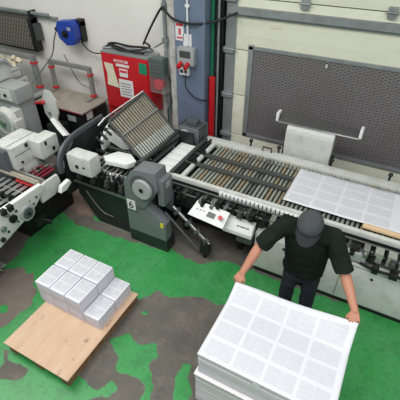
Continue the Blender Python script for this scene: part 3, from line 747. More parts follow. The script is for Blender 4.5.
for i in range(5): gr.box(0.28+i*0.12, 0.36+i*0.12, 3.16, 3.26, 0.74, 0.87, 0.008)
P('gripper_row', gr, 'paleroll', t, 'row of pale gripper blocks')
P('linkage', MB().tube([(0.18, 3.14, 0.70), (0.34, 3.12, 0.68), (0.5, 3.10, 0.71), (0.72, 3.10, 0.68)], 0.016).box(0.30, 0.36, 3.08, 3.15, 0.66, 0.74, 0.008).box(0.46, 0.54, 3.07, 3.15, 0.67, 0.73, 0.008), 'black', t)
# hanging control panel and its neighbour
cp = P('control_panel', MB().quadbox([(-1.765, 3.03, 0.665), (-1.29, 2.99, 0.655), (-1.27, 3.135, 0.795), (-1.70, 3.17, 0.80)], 0.035), 'white2', t, 'tilted white control panel')
P('display', MB().quadbox([(-1.53, 3.05, 0.709), (-1.43, 3.042, 0.707), (-1.42, 3.085, 0.752), (-1.515, 3.095, 0.755)], 0.01), 'lcd', cp)
P('stop_knob', MB().cyl((-1.345, 3.06, 0.735), (-1.345, 3.04, 0.765), 0.021, 0.026), 'red', cp, 'red stop knob')
kp = MB()
for i in range(3): kp.quadbox([(-1.68+i*0.045, 3.085, 0.733), (-1.66+i*0.045, 3.084, 0.733), (-1.655+i*0.045, 3.094, 0.745), (-1.675+i*0.045, 3.095, 0.745)], 0.006)
P('keys', kp, 'greybox', cp)
for x in (-1.68, -1.36): P('panel_bracket', MB().box(x, x+0.04, 3.14, 3.24, 0.76, 0.83, 0.006), 'steel', t)
dr = P('drive_housing', MB().prism([(3.08, 0.545), (3.22, 0.545), (3.22, 0.70), (3.16, 0.70), (3.08, 0.60)], 'x', -1.33, -0.97, 0.008), 'white2', t, 'white housing with small black lettering')
tx = MB()
for i, (a, b_) in enumerate([(0, .035), (.042, .06), (.066, .10), (.108, .125), (.13, .15)]):
    tx.quadbox([(-1.17+a, 3.105, 0.6305), (-1.17+b_, 3.105, 0.6305), (-1.17+b_, 3.128, 0.6605), (-1.17+a, 3.128, 0.6605)], 0.004)
P('lettering', tx, 'ink', dr)
P('stay', MB().box(-1.16, -0.97, 3.10, 3.22, 0.44, 0.52, 0.008), 'bar', t)
# universal joint shaft hanging under the table
sh = T('joint_shaft', 'worn steel universal joint shaft slanting under the white control panel', 'drive shaft', (-1.85, 3.1, 0.3))
P('shaft', MB().cyl((-2.02, 3.12, 0.62), (-1.50, 3.10, 0.22), 0.024), 'steel', sh)
for f in (0.12, 0.42, 0.66, 0.9):
    x = -2.02+0.52*f; z = 0.62-0.40*f
    P('joint', MB().cyl((x-0.022, 3.115, z+0.017), (x+0.022, 3.115, z-0.017), 0.045, seg=12).box(x-0.02, x+0.02, 3.05, 3.18, z-0.02, z+0.02, 0.005), 'bar', sh)
P('shaft', MB().cyl((-2.10, 3.05, 0.55), (-1.62, 3.04, 0.12), 0.018), 'bar', sh)
P('end_bracket', MB().box(-1.60, -1.48, 3.02, 3.12, 0.10, 0.24, 0.02).cyl((-1.55, 3.07, 0.0), (-1.55, 3.07, 0.12), 0.02), 'black', sh)

# sheet lying on the rollers
def flat_sheet(name, x0, y0, w, d, z, mat_, label, cat, wav=0.002, rz=0):
    bm = bmesh.new(); nx, ny = 30, 16; g = []
    for j in range(ny+1):
        g.append([bm.verts.new((w*i/nx, d*j/ny, 0.002+wav*(1+math.sin(i*0.7+j*0.9)))) for i in range(nx+1)])
    for j in range(ny):
        for i in range(nx): bm.faces.new((g[j][i], g[j][i+1], g[j+1][i+1], g[j+1][i]))
    bm.normal_update(); bmesh.ops.solidify(bm, geom=bm.faces[:], thickness=0.0008)
    me = bpy.data.meshes.new(name); bm.to_mesh(me); bm.free()
    me.polygons.foreach_set('use_smooth', [True]*len(me.polygons))
    o = bpy.data.objects.new(name, me); C.objects.link(o); o.location = (x0, y0, z); o.rotation_euler = (0, 0, math.radians(rz))
    me.materials.append(M[mat_]); o['label'] = label; o['category'] = cat
    return o
flat_sheet('printed_sheet', -0.775, 3.46, 1.30, 0.72, 0.9415, 'sheet2', 'printed sheet lying on the feeder rollers behind the man', 'printed sheet')
solo('cardboard_tube', MB().cyl((0.10, 3.425, 0.945), (0.46, 3.425, 0.945), 0.030, seg=18), 'tan', (0.28, 3.425, 0.945), 'tan cardboard tube lying on the front rail of the feeder', 'tube')

# sheet stand behind the feeder
t = T('sheet_stand', 'white sloping stand with dark cross bar behind the feeder', 'stand', (-0.78, 4.6, 0.0))
P('board', MB().prism([(4.50, 0.60), (4.50, 1.22), (4.515, 1.27), (4.55, 1.30), (4.66, 1.31), (4.66, 0.60)], 'x', -1.11, -0.50, 0.012), 'white', t)
P('base', MB().box(-1.05, -0.56, 4.50, 4.70, 0.0, 0.62, 0.01), 'dark', t)
P('cross_bar', MB().quadbox([(-1.25, 4.56, 1.325), (-0.23, 4.56, 1.325), (-0.23, 4.63, 1.405), (-1.25, 4.63, 1.405)], 0.012), 'black', t, 'dark cross bar')
P('bar_edge', MB().box(-1.25, -0.23, 4.545, 4.56, 1.31, 1.325), 'bright', t, 'bright lower edge')
for x in (-1.28, -0.235): P('end_bracket', MB().box(x, x+0.035, 4.55, 4.68, 1.32, 1.43, 0.006), 'white2', t, 'white end bracket')
for x in (-1.13, -0.49): P('side_hinge', MB().box(x, x+0.03, 4.52, 4.60, 0.88, 1.0, 0.005), 'black', t)

# ------------------------------------------------------------------ first folding unit
t = T('folding_machine', 'dark green folding machine with slatted fold plate and label 6', 'machine', (-2.8, 3.4, 0))
P('body', MB().prism([(-2.23, 0.03), (-3.22, 0.03), (-3.50, 0.42), (-3.50, 0.80), (-2.23, 0.80)], 'y', 3.04, 4.10, 0.012), 'dark', t)
P('side_plate', MB().prism([(-2.55, 0.0), (-3.2, 0.0), (-3.47, 0.40), (-3.47, 0.62), (-2.55, 0.62)], 'y', 3.0, 3.04, 0.006), 'dark', t)
P('plinth', MB().box(-3.15, -2.25, 3.02, 4.08, 0.0, 0.05), 'rubber', t)
P('pipe_trim', MB().tube([(-3.32, 2.99, 0.50), (-3.2, 2.985, 0.34), (-3.06, 2.98, 0.22), (-2.9, 2.985, 0.20)], 0.010), 'bar', t)
P('edge_strip', MB().box(-3.5, -2.62, 2.975, 3.0, 0.60, 0.625, 0.003), 'steel', t, 'bright steel edge strip')
# roller bed
for i, (y, r, mm) in enumerate([(3.10, .022, 'steel'), (3.22, .028, 'bar'), (3.34, .022, 'steel'), (3.47, .03, 'black'), (3.60, .024, 'steel'), (3.74, .03, 'bar'), (3.88, .024, 'steel')]):
    P('cross_shaft', MB().cyl((-3.46, y, 0.84), (-2.62, y, 0.84), r), mm, t)
for i in range(9):
    x = -3.40+i*0.092
    P('short_roller', MB().cyl((x, 3.02, 0.76+0.02*(i % 3)), (x, 3.22, 0.80+0.02*(i % 3)), 0.017).cyl((x, 3.05, 0.765), (x, 3.09, 0.77), 0.033), ['bright', 'bar', 'steel'][i % 3], t)
for i in range(8):
    x = -3.36+i*0.10; y = 3.16+0.04*(i % 2)
    P('wheel', MB().cyl((x-0.012, y, 0.86), (x+0.012, y, 0.86), 0.045, seg=18), ['black', 'steel'][i % 2], t)
for i in range(7):
    x = -3.42+i*0.115
    P('bearing_block', MB().box(x, x+0.05, 2.98, 3.05, 0.66, 0.78, 0.008).cyl((x+0.025, 2.98, 0.72), (x+0.025, 2.955, 0.72), 0.018), ['bar', 'black'][i % 2], t)
for i in range(8):
    x = -3.30+i*0.10
    P('shaft_collar', MB().cyl((x, 3.60, 0.84), (x+0.03, 3.60, 0.84), 0.05, seg=18), ['steel', 'black', 'bar'][i % 3], t)
    P('shaft_collar', MB().cyl((x+.02, 3.88, 0.84), (x+0.05, 3.88, 0.84), 0.05, seg=18), ['bar', 'steel', 'black'][i % 3], t)
for i in range(9):
    x = -3.22+i*0.072
    P('bright_shaft', MB().cyl((x, 3.02+0.02*(i % 2), 0.86), (x+0.01, 3.40, 0.90), 0.011).cyl((x, 3.05, 0.862), (x, 3.075, 0.864), 0.024), ['bright', 'steel', 'bright'][i % 3], t)
for i in range(6):
    x = -3.36+i*0.13
    P('spring_post', MB().cyl((x, 3.0, 0.80), (x, 3.0, 0.90), 0.013).sph((x, 3.0, 0.91), 0.022), ['bright', 'black'][i % 2], t)
for i in range(5):
    y = 3.5+i*0.12
    P('tie_bar', MB().box(-3.30, -2.66, y, y+0.03, 0.90+0.01*(i % 2), 0.93, 0.004), ['bar', 'black', 'steel'][i % 3], t)
# rounded white cover, small lid, curved guard, grey beam
P('white_cover', MB().box(-3.40, -3.02, 2.86, 3.06, 0.86, 1.13, 0.05), 'white', t, 'rounded white cover')
P('cover_latch', MB().cyl((-3.24, 2.862, 0.98), (-3.24, 2.850, 0.98), 0.026).box(-3.15, -3.11, 2.853, 2.862, 0.985, 1.0), 'black', t)
P('lid', MB().prism([(-3.07, 3.17), (-2.97, 3.35), (-2.78, 3.37), (-2.62, 3.26), (-2.68, 3.14), (-2.98, 3.10)], 'z', 0.95, 1.02, 0.012), 'white2', t, 'small white lid')
P('curved_guard', MB().prism([(3.50, 0.85), (3.50, 1.0), (3.62, 1.12), (3.82, 1.20), (3.98, 1.17), (4.05, 1.0), (3.95, 0.98), (3.84, 1.03), (3.70, 0.98), (3.64, 0.85)], 'x', -3.40, -3.36, 0.004), 'white2', t, 'white curved guard')
P('curved_guard', MB().prism([(-3.45, 0.95), (-3.40, 1.10), (-3.28, 1.12), (-3.1, 1.02), (-3.0, 0.90), (-3.12, 0.88), (-3.3, 0.95)], 'y', 3.60, 3.64, 0.004), 'white2', t, 'white curved guard')
P('grey_beam', MB().tube([(-3.54, 2.86, 0.80), (-3.545, 2.87, 0.96), (-3.55, 2.98, 1.10), (-3.56, 3.20, 1.17), (-3.57, 3.50, 1.18), (-3.58, 3.80, 1.18)], 0.05, 8, flat=(0.03, 0.045)), 'slate', t, 'bent slate grey side beam')
P('left_side_plate', MB().prism([(2.90, 0.40), (3.0, 0.98), (3.2, 1.12), (3.8, 1.14), (4.1, 1.0), (4.1, 0.4)], 'x', -3.60, -3.55, 0.006), 'dark', t)
# motor housing with number
hp = [(-2.60, 0.02), (-2.56, 0.95), (-2.40, 1.16), (-2.07, 1.205), (-2.03, 0.92), (-2.27, 0.72), (-2.27, 0.66), (-2.02, 0.42), (-2.02, 0.02)]
P('motor_housing', MB().prism([(-2.575, 0.70), (-2.56, 0.98), (-2.40, 1.17), (-2.10, 1.20), (-2.07, 0.98), (-2.24, 0.72), (-2.30, 0.62), (-2.575, 0.62)], 'y', 2.90, 3.13, 0.015), 'housing', t, 'grey green motor housing')
P('lower_housing', MB().prism([(-2.59, 0.03), (-2.58, 0.66), (-2.30, 0.66), (-2.02, 0.46), (-2.02, 0.03)], 'y', 2.92, 3.06, 0.012), 'housing', t, 'grey green lower housing')
P('dark_foot', MB().box(-2.58, -2.01, 2.915, 3.10, 0.0, 0.19, 0.008), 'dark', t)
hd = P('hand_disc', MB().cyl((-2.285, 2.90, 0.935), (-2.285, 2.862, 0.935), 0.135, 0.125, 40), 'greybox', t, 'round grey disc')
P('disc_hub', MB().cyl((-2.285, 2.863, 0.935), (-2.285, 2.855, 0.935), 0.028, seg=20), 'black', hd)
P('disc_recess', MB().cyl((-2.29, 2.905, 0.945), (-2.29, 2.895, 0.945), 0.172, seg=40), 'slate', t)
P('number_label', MB().box(-2.545, -2.425, 2.895 if False else 2.893, 2.900, 0.56, 0.70), 'paper', t, 'white label with a black 6')
P('number_backing', MB().box(-2.555, -2.415, 2.900, 2.925, 0.55, 0.71), 'housing', t)
tc = bpy.data.curves.new('number', 'FONT'); tc.body = '6'; tc.size = 0.155; tc.align_x = 'CENTER'; tc.align_y = 'CENTER'; tc.extrude = 0.001
to = bpy.data.objects.new('number', tc); C.objects.link(to); bpy.context.view_layer.update()
me6 = bpy.data.meshes.new_from_object(to.evaluated_get(bpy.context.evaluated_depsgraph_get())); bpy.data.objects.remove(to)
o6 = bpy.data.objects.new('number', me6); C.objects.link(o6); me6.materials.clear(); me6.materials.append(M['ink'])
me6.transform(Matrix.Translation((-2.487, 2.8915, 0.63)) @ Matrix.Rotation(math.radians(90), 4, 'X')); me6.transform(world(t).inverted()); o6.parent = t
P('yellow_sticker', MB().box(-2.09, -2.05, 2.913, 2.920, 0.40, 0.47), 'yellow', t)
P('side_cover', MB().box(-2.10, -2.02, 2.93, 3.13, 0.74, 1.10, 0.012), 'housing', t)
P('side_vent', MB().box(-2.021, -2.012, 3.0, 3.07, 0.98, 1.05), 'greybox', t)
# inclined fold plate
lo0, lo1 = Vector((-2.60, 3.36, 0.98)), Vector((-2.50, 4.10, 1.0)); hi0, hi1 = Vector((-3.06, 3.36, 1.42)), Vector((-3.05, 4.12, 1.52))
nrm = (lo1-lo0).cross(hi0-lo0).normalized()
if nrm.z < 0: nrm = -nrm
fp = P('fold_plate_frame', MB().cyl(lo0, hi0, 0.022, seg=8).cyl(lo1, hi1, 0.022, seg=8).cyl(hi0, hi1, 0.022, seg=8).cyl(lo0, lo1, 0.026, seg=8), 'bar', t, 'inclined fold plate frame')
P('fold_plate_back', MB().quadbox([lo0-nrm*0.03, lo1-nrm*0.03, hi1-nrm*0.03, hi0-nrm*0.03], 0.008), 'black', fp)
ns = 16
for i in range(ns):
    f = (i+0.7)/(ns+0.4); a = lo0.lerp(lo1, f); b_ = hi0.lerp(hi1, f)
    m1 = a.lerp(b_, 0.30)
    w2 = (lo1-lo0).normalized()*0.0135
    P('rib', MB().quadbox([m1-w2, m1+w2, b_+w2, b_-w2], 0.012), 'tansteel', fp)
    P('rib_reflection', MB().quadbox([a-w2*1.05+nrm*0.004, a+w2*1.05+nrm*0.004, m1+w2*1.05+nrm*0.004, m1-w2*1.05+nrm*0.004], 0.014), 'bright', fp, 'lower rib with its reflection painted bright')  # brighter colour imitates the reflection on the lower part of the slats
for f in (0.62,):
    a = lo0.lerp(hi0, f)+nrm*0.014; b_ = lo1.lerp(hi1, f)+nrm*0.014
    P('cross_strap', MB().tube([a, b_], 0.016, 6, smooth=False), 'alu', fp)
P('corner_arm', MB().cyl(hi1+Vector((0, 0, 0.02)), (-3.45, 3.72, 1.22), 0.012).cyl((-3.45, 3.72, 1.22), (-3.5, 3.62, 1.14), 0.016), 'steel', t)
for i in range(6):
    y = 3.3+i*0.09
    P('adjuster', MB().cyl((-3.16, y, 1.10+0.02*i), (-3.24, y, 1.16+0.02*i), 0.018).cyl((-3.24, y, 1.16+0.02*i), (-3.26, y, 1.175+0.02*i), 0.03), 'black', t)
# fold plate gantry: dark bars running front to back
for i, (x, z, w, mm) in enumerate([(-2.62, 0.96, 0.04, 'dark'), (-2.55, 1.02, 0.035, 'bar'), (-2.49, 0.95, 0.03, 'black')]):
    P('gantry_bar', MB().box(x, x+w, 3.22, 4.12, z, z+0.05, 0.006), mm, t)
P('gantry_end', MB().box(-2.58, -2.27, 4.10, 4.14, 0.80, 1.08, 0.01), 'dark', t)
P('gantry_end', MB().box(-2.56, -2.28, 3.16, 3.22, 0.80, 1.04, 0.01), 'dark', t)
# white transfer boards between the plate and the feeder
for i in range(5):
    y = 3.36+i*0.148
    P('transfer_board', MB().box(-2.45, -2.215, y, y+0.137, 0.90, 0.92, 0.004), 'white2', t, 'white transfer board')
P('transfer_bed', MB().box(-2.45, -2.21, 3.30, 4.12, 0.80, 0.90, 0.006), 'dark', t)
P('front_arm', MB().prism([(-2.02, 0.82), (-2.22, 0.82), (-2.24, 0.60), (-2.04, 0.52)], 'y', 3.13, 3.165, 0.006), 'slate', t)
# drive motor at the back
mt = T('drive_motor', 'grey green electric motor behind the fold plate beside the red pipe', 'motor', (-2.42, 4.30, 0.0))
P('pedestal', MB().box(-2.55, -2.27, 4.22, 4.48, 0, 0.84, 0.01), 'dark', mt)
P('casing', MB().box(-2.56, -2.24, 4.20, 4.50, 0.84, 1.10, 0.03), 'housing', mt)
P('end_shield', MB().cyl((-2.46, 4.20, 0.98), (-2.46, 4.15, 0.98), 0.09, 0.07, 28), 'greybox', mt, 'pale round end shield')
P('terminal_box', MB().box(-2.48, -2.32, 4.28, 4.42, 1.10, 1.17, 0.012), 'slate', mt)
fn = MB()
for i in range(6): fn.box(-2.565, -2.235, 4.23+i*0.04, 4.24+i*0.04, 0.85, 1.105)
P('cooling_fins', fn, 'dark', mt)

# ------------------------------------------------------------------ second folding unit with delivery table
t = T('second_folding_unit', 'off white second folding unit with delivery table reaching out of the left edge', 'machine', (-3.95, 2.5, 0))
P('base', MB().box(-4.55, -3.80, 2.3, 3.15, 0.0, 0.62, 0.012), 'black', t)
P('inner_frame', MB().box(-4.50, -3.62, 1.85, 2.95, 0.60, 0.76, 0.01), 'black', t)
P('main_cover', MB().box(-4.24, -3.90, 2.50, 2.96, 0.92, 1.23, 0.02), 'white', t, 'large off white cover')
P('cover_side', MB().box(-4.30, -3.97, 2.43, 2.50, 0.70, 1.20, 0.015), 'slate', t, 'slate grey cover side')
P('cover_step', MB().box(-4.06, -3.90, 2.60, 2.98, 0.76, 0.93, 0.012), 'white', t)
P('small_cover', MB().box(-3.90, -3.70, 2.76, 3.06, 1.0, 1.24, 0.015), 'white', t, 'small off white cover')
P('cover_seam', MB().box(-3.902, -3.896, 2.52, 2.94, 1.11, 1.117), 'bar', t)
P('cover_seam', MB().box(-4.0, -3.992, 2.52, 2.94, 1.226, 1.233), 'bar', t)
P('cover_hinge', MB().box(-3.905, -3.885, 2.70, 2.74, 1.16, 1.21, 0.004), 'black', t)
P('cover_hinge', MB().box(-3.705, -3.69, 2.84, 2.87, 1.17, 1.22, 0.004), 'black', t)
P('catch', MB().box(-3.705, -3.69, 2.94, 2.98, 1.05, 1.10, 0.004), 'black', t)
P('red_strip', MB().box(-3.84, -3.56, 2.39, 2.405, 0.86, 0.875), 'redclamp', t, 'thin red strip')
for i in range(7):
    y = 2.50+i*0.045
    P('collar_ring', MB().cyl((-3.78+0.03*(i % 3), y, 0.89), (-3.78+0.03*(i % 3), y+0.015, 0.89), 0.028, seg=14), ['steel', 'black', 'redroll'][i % 3], t)
P('cover_knob', MB().cyl((-3.90, 2.60, 1.0), (-3.885, 2.60, 1.0), 0.016), 'black', t)
for i, x in enumerate((-3.80, -3.74, -3.67, -3.60)):
    P('red_roller', MB().cyl((x, 2.46, 0.875), (x, 2.80, 0.875), 0.015), ['redroll', 'steel', 'redroll', 'redroll'][i], t, 'dark red roller' if i != 1 else None)
P('roller_bearing', MB().box(-3.86, -3.54, 2.42, 2.46, 0.82, 0.90, 0.006), 'redclamp', t, 'red bearing strip')
P('roller_bearing', MB().box(-3.86, -3.61, 2.80, 2.835, 0.82, 0.92, 0.006), 'steel', t)
P('rear_shafts', MB().cyl((-3.64, 2.9, 0.9), (-3.64, 3.3, 0.9), 0.02).cyl((-3.70, 3.15, 0.9), (-3.62, 3.35, 0.9), 0.016).cyl((-3.85, 3.28, 0.88), (-3.61, 3.28, 0.88), 0.02), 'bar', t)
P('outer_side_plate', MB().prism([(2.40, 0.64), (2.40, 0.84), (2.50, 0.88), (2.72, 0.88), (2.74, 0.76), (2.62, 0.64)], 'x', -3.50, -3.46, 0.008), 'white', t, 'white side plate')
P('front_lug', MB().prism([(2.62, 0.68), (2.66, 0.76), (2.80, 0.78), (2.82, 0.73), (2.72, 0.67)], 'x', -3.42, -3.36, 0.006), 'white2', t)
# delivery table
P('table_side', MB().prism([(0.95, 0.60), (0.95, 0.82), (1.55, 0.86), (2.44, 0.90), (2.48, 0.84), (2.30, 0.70), (2.12, 0.62), (1.7, 0.50), (0.95, 0.42)], 'x', -3.475, -3.44, 0.006), 'white', t, 'pale green grey side plate')
P('table_side', MB().box(-4.50, -4.46, 0.95, 2.5, 0.60, 0.88, 0.006), 'white', t)
P('table_bed', MB().box(-4.46, -3.48, 0.95, 2.5, 0.74, 0.79, 0.004), 'black', t)
P('top_rail', MB().box(-3.50, -3.44, 1.45, 2.44, 0.885, 0.91, 0.006), 'white2', t)
for i in range(9):
    x = -4.40+i*0.098
    P('transport_tape', MB().box(x, x+0.055, 1.0, 2.42, 0.812, 0.826, 0.003), 'bright', t, 'bright transport tape')
for i in range(7):
    y = 1.1+i*0.2
    P('tape_roller', MB().cyl((-4.46, y, 0.80), (-3.48, y, 0.80), 0.012), 'steel', t)
for z, y, r in ((0.90, 2.46, 0.028), (0.90, 2.52, 0.024), (0.93, 2.40, 0.016)):
    P('press_roller', MB().cyl((-4.46, y, z), (-3.50, y, z), r), ['steel', 'tansteel', 'bar'][int(r*1000) % 3], t)
P('press_bar', MB().box(-4.46, -3.50, 2.10, 2.13, 0.86, 0.88, 0.003), 'black', t)
for i in range(6):
    x = -4.35+i*0.15
    P('press_wheel', MB().cyl((x-0.01, 2.11, 0.85), (x+0.01, 2.11, 0.85), 0.028).box(x-0.02, x+0.02, 2.08, 2.14, 0.87, 0.90), 'black', t)
for i, (y, z, r) in enumerate([(1.95, .74, .05), (1.8, .70, .035), (1.68, .76, .03), (1.62, .64, .045), (1.48, .72, .035), (1.9, .83, .025), (1.4, .58, .04), (1.75, .58, .03)]):
    P('side_gear', MB().cyl((-3.44, y, z), (-3.415, y, z), r, seg=20).cyl((-3.415, y, z), (-3.405, y, z), r*0.4), ['black', 'steel', 'greybox', 'dark'][i % 4], t)
for i, (y, z, r) in enumerate([(2.32, .80, .014), (2.26, .74, .012), (2.22, .81, .010), (2.02, .80, .016), (2.0, .66, .014), (1.56, .80, .02), (1.85, .62, .016), (1.66, .55, .012), (1.5, .64, .02)]):
    P('bolt_head', MB().cyl((-3.44, y, z), (-3.432, y, z), r, seg=10), ['black', 'black', 'steel'][i % 3], t)
for i, y in enumerate((1.93, 1.84)):
    P('side_block', MB().box(-3.46, -3.40, y, y+0.06, 0.86, 0.93, 0.006), 'black', t)
P('hand_wheel', MB().cyl((-3.44, 2.13, 0.70), (-3.40, 2.13, 0.70), 0.095, seg=32), 'greybox', t, 'grey hand wheel')
P('wheel_face', MB().cyl((-3.40, 2.13, 0.70), (-3.395, 2.13, 0.70), 0.07, seg=28), 'slate', t)
P('wheel_hub', MB().cyl((-3.40, 2.13, 0.70), (-3.37, 2.13, 0.70), 0.022, seg=16), 'black', t)
for x in (-4.4, -3.6): P('leg', MB().box(x, x+0.06, 1.3, 1.36, 0, 0.74, 0.005), 'dark', t)
P('linkage_rods', MB().tube([(-3.6, 2.24, 0.48), (-3.45, 2.30, 0.46), (-3.33, 2.34, 0.45)], 0.014).tube([(-3.6, 2.30, 0.40), (-3.45, 2.34, 0.38), (-3.36, 2.36, 0.38)], 0.012).box(-3.5, -3.47, 2.24, 2.38, 0.36, 0.50, 0.006), 'black', t)

# small steel caster truck at the left edge of the floor
t = T('caster_truck', 'small steel caster truck on the floor at the left edge', 'trolley', (-3.72, 1.66, 0))
P('plate', MB().box(-3.86, -3.58, 1.58, 1.74, 0.10, 0.125, 0.006), 'bright', t)
for x in (-3.80, -3.64): P('wheel', MB().cyl((x, 1.60, 0.045), (x, 1.64, 0.045), 0.045, seg=20), 'rubber', t)
P('bolts', MB().cyl((-3.66, 1.62, 0.12), (-3.66, 1.62, 0.15), 0.018).cyl((-3.72, 1.70, 0.12), (-3.72, 1.70, 0.15), 0.018), 'steel', t)
P('towing_eye', MB().cyl((-3.58, 1.66, 0.11), (-3.54, 1.66, 0.10), 0.02), 'steel', t)

# ------------------------------------------------------------------ the man
def evalmesh(name, mb, m, parent, vox, sm=4, label=None, disp=0.0, seed=0):
    me = bpy.data.meshes.new(name); o = bpy.data.objects.new(name, me); C.objects.link(o)
    bmesh.ops.recalc_face_normals(mb.bm, faces=mb.bm.faces[:])
    mb.bm.to_mesh(me); mb.bm.free()
    r = o.modifiers.new('r', 'REMESH'); r.mode = 'VOXEL'; r.voxel_size = vox
    s = o.modifiers.new('s', 'SMOOTH'); s.factor = 0.5; s.iterations = sm
    bpy.context.view_layer.update()
    me2 = bpy.data.meshes.new_from_object(o.evaluated_get(bpy.context.evaluated_depsgraph_get()))
    bpy.data.objects.remove(o)
    if disp:
        ns_ = [v.normal.copy() for v in me2.vertices]
        for v, n_ in zip(me2.vertices, ns_):
            p = v.co; f = mnoise.noise(Vector((p.x*7+seed, p.y*7, p.z*11)))+0.5*mnoise.noise(Vector((p.x*16, p.y*16+seed, p.z*22)))
            v.co = p+n_*f*disp
    me2.name = name
    o = bpy.data.objects.new(name, me2); C.objects.link(o)
    me2.transform(world(parent).inverted()); o.parent = parent
    me2.polygons.foreach_set('use_smooth', [True]*len(me2.polygons))
    me2.materials.clear(); me2.materials.append(M[m])
    if label: o['label'] = label
    return o

man = T('person', 'man in dark green shirt and grey cap laying a printed sheet on the tall stack', 'person', (-0.30, 2.68, 0))
V = Vector
HC = V((-0.292, 2.42, 1.55)); pitch = math.radians(22); yawh = math.radians(3)
# head frame: x right of viewer, -y forward, z up, then pitched down
HR = Matrix.Rotation(yawh, 3, 'Z') @ Matrix.Rotation(pitch, 3, 'X')
def h(x, y, z): return HC + HR @ V((x, y, z))
def loft(mb, rings, seg=28):
    rs = []
    for (c, rx, ry, tilt) in rings:
        R = Matrix.Rotation(tilt, 3, 'X')
        rs.append([mb.bm.verts.new(V(c)+R @ V((rx*math.cos(a), ry*math.sin(a), 0))) for a in [2*PI*i/seg for i in range(seg)]])
    for a, b_ in zip(rs, rs[1:]):
        for j in range(seg): mb.bm.faces.new((a[j], a[(j+1) % seg], b_[(j+1) % seg], b_[j]))
    mb.bm.faces.new(list(reversed(rs[0]))); mb.bm.faces.new(rs[-1])
ShL, ShR = V((-0.500, 2.54, 1.415)), V((-0.095, 2.54, 1.435))
ElL, ElR = V((-0.672, 2.42, 1.18)), V((0.062, 2.43, 1.185))
WrL, WrR = V((-0.748, 2.232, 0.968)), V((0.213, 2.225, 1.035))
body = MB()
body.sph(h(0, 0.010, 0.025), 0.1, (0.78, 0.98, 0.98), HR)          # skull
body.sph(h(0, -0.035, -0.05), 0.07, (0.82, 0.9, 1.05), HR)         # jaw
body.sph(h(0, -0.082, -0.088), 0.022, (1.0, 0.8, 0.8), HR)         # chin
body.cap(h(0, -0.092, 0.0), 0.011, h(0, -0.112, -0.030), 0.013)    # nose
body.sph(h(0, -0.086, -0.056), 0.016, (1.5, 0.7, 0.55), HR)        # lips
for s_ in (-1, 1):
    body.sph(h(s_*0.082, 0.005, -0.012), 0.03, (0.35, 0.65, 1.0), HR)   # ear
    body.sph(h(s_*0.034, -0.078, 0.022), 0.016, (1.2, 0.6, 0.5), HR)    # brow
body.cap(h(0, 0.025, -0.05), 0.056, V((-0.30, 2.53, 1.43)), 0.062)
loft(body, [((-0.30, 2.70, 0.86), .14, .095, 0), ((-0.30, 2.68, 1.0), .135, .09, 0), ((-0.30, 2.62, 1.22), .155, .10, .2), ((-0.30, 2.56, 1.38), .16, .08, .3), ((-0.30, 2.54, 1.44), .09, .06, .3)])
for S_, E_, W_ in ((ShL, ElL, WrL), (ShR, ElR, WrR)):
    body.cap(S_, 0.056, S_.lerp(E_, 0.5), 0.052); body.cap(S_.lerp(E_, 0.5), 0.052, E_, 0.044)
    body.cap(E_, 0.044, E_.lerp(W_, 0.3), 0.046); body.cap(E_.lerp(W_, 0.3), 0.046, W_, 0.029)
    body.cap(S_, 0.05, V((-0.30, 2.56, 1.38)), 0.07)
for s_ in (-1, 1):
    body.cap(V((-0.30+s_*0.085, 2.70, 0.88)), 0.085, V((-0.30+s_*0.10, 2.68, 0.49)), 0.052)
    body.cap(V((-0.30+s_*0.10, 2.68, 0.49)), 0.050, V((-0.30+s_*0.105, 2.71, 0.10)), 0.036)
def hand(mb, W_, side, fwd, dn):
    """side=+1: thumb towards +x. fwd: fingers' direction; dn: direction of the palm"""
    fwd = fwd.normalized(); sx = dn.cross(fwd).normalized()
    if sx.x*side < 0: sx = -sx
    up = -dn.normalized()
    K = []
    for i, (o_, L_) in enumerate([(0.034, 0.078), (0.0115, 0.083), (-0.0115, 0.079), (-0.033, 0.070)]):
        k = W_+fwd*L_+sx*o_+up*(0.004-0.002*abs(i-1.5)); K.append(k)
        mb.cap(W_+sx*o_*0.45, 0.0165, k, 0.0115, 10)
    mb.sph(W_+fwd*0.045, 0.03, (1.05, 1.05, 0.55), Matrix((sx, fwd, up)).transposed())
    for k, Ls, r in zip(K, ((.036, .024, .019), (.040, .028, .020), (.037, .026, .019), (.029, .019, .017)), (.0092, .0094, .009, .0082)):
        i = K.index(k); spl = sx*(0.10-0.075*i)
        d1 = (fwd*0.80+dn*0.60+spl).normalized(); a = k+d1*Ls[0]
        d2 = (fwd*0.15+dn*0.95+spl*.6).normalized(); b_ = a+d2*Ls[1]
        d3 = (fwd*-0.50+dn*0.80+spl*.3).normalized(); c_ = b_+d3*Ls[2]
        mb.cap(k, r+0.001, a, r, 10); mb.cap(a, r, b_, r-0.0006, 10); mb.cap(b_, r-0.0006, c_, r-0.0015, 10)
    t0 = W_+fwd*0.020+sx*0.020; t1 = W_+fwd*0.050+sx*0.050+dn*0.012; t2 = t1+(fwd*0.75+sx*0.30+dn*0.45).normalized()*0.032; t3 = t2+(fwd*0.8-sx*0.05+dn*0.5).normalized()*0.026
    mb.cap(t0, 0.018, t1, 0.0135, 10); mb.cap(t1, 0.0125, t2, 0.0108, 10); mb.cap(t2, 0.0108, t3, 0.009, 10)
hand(body, WrL, 1, V((-0.25, -0.62, -0.62)), V((0.05, 0.72, -0.70)))
hand(body, WrR, -1, V((0.22, -0.66, -0.60)), V((-0.05, 0.70, -0.71)))
bo = evalmesh('body', body, 'skin', man, 0.0042, 3)
sl_ = MB()
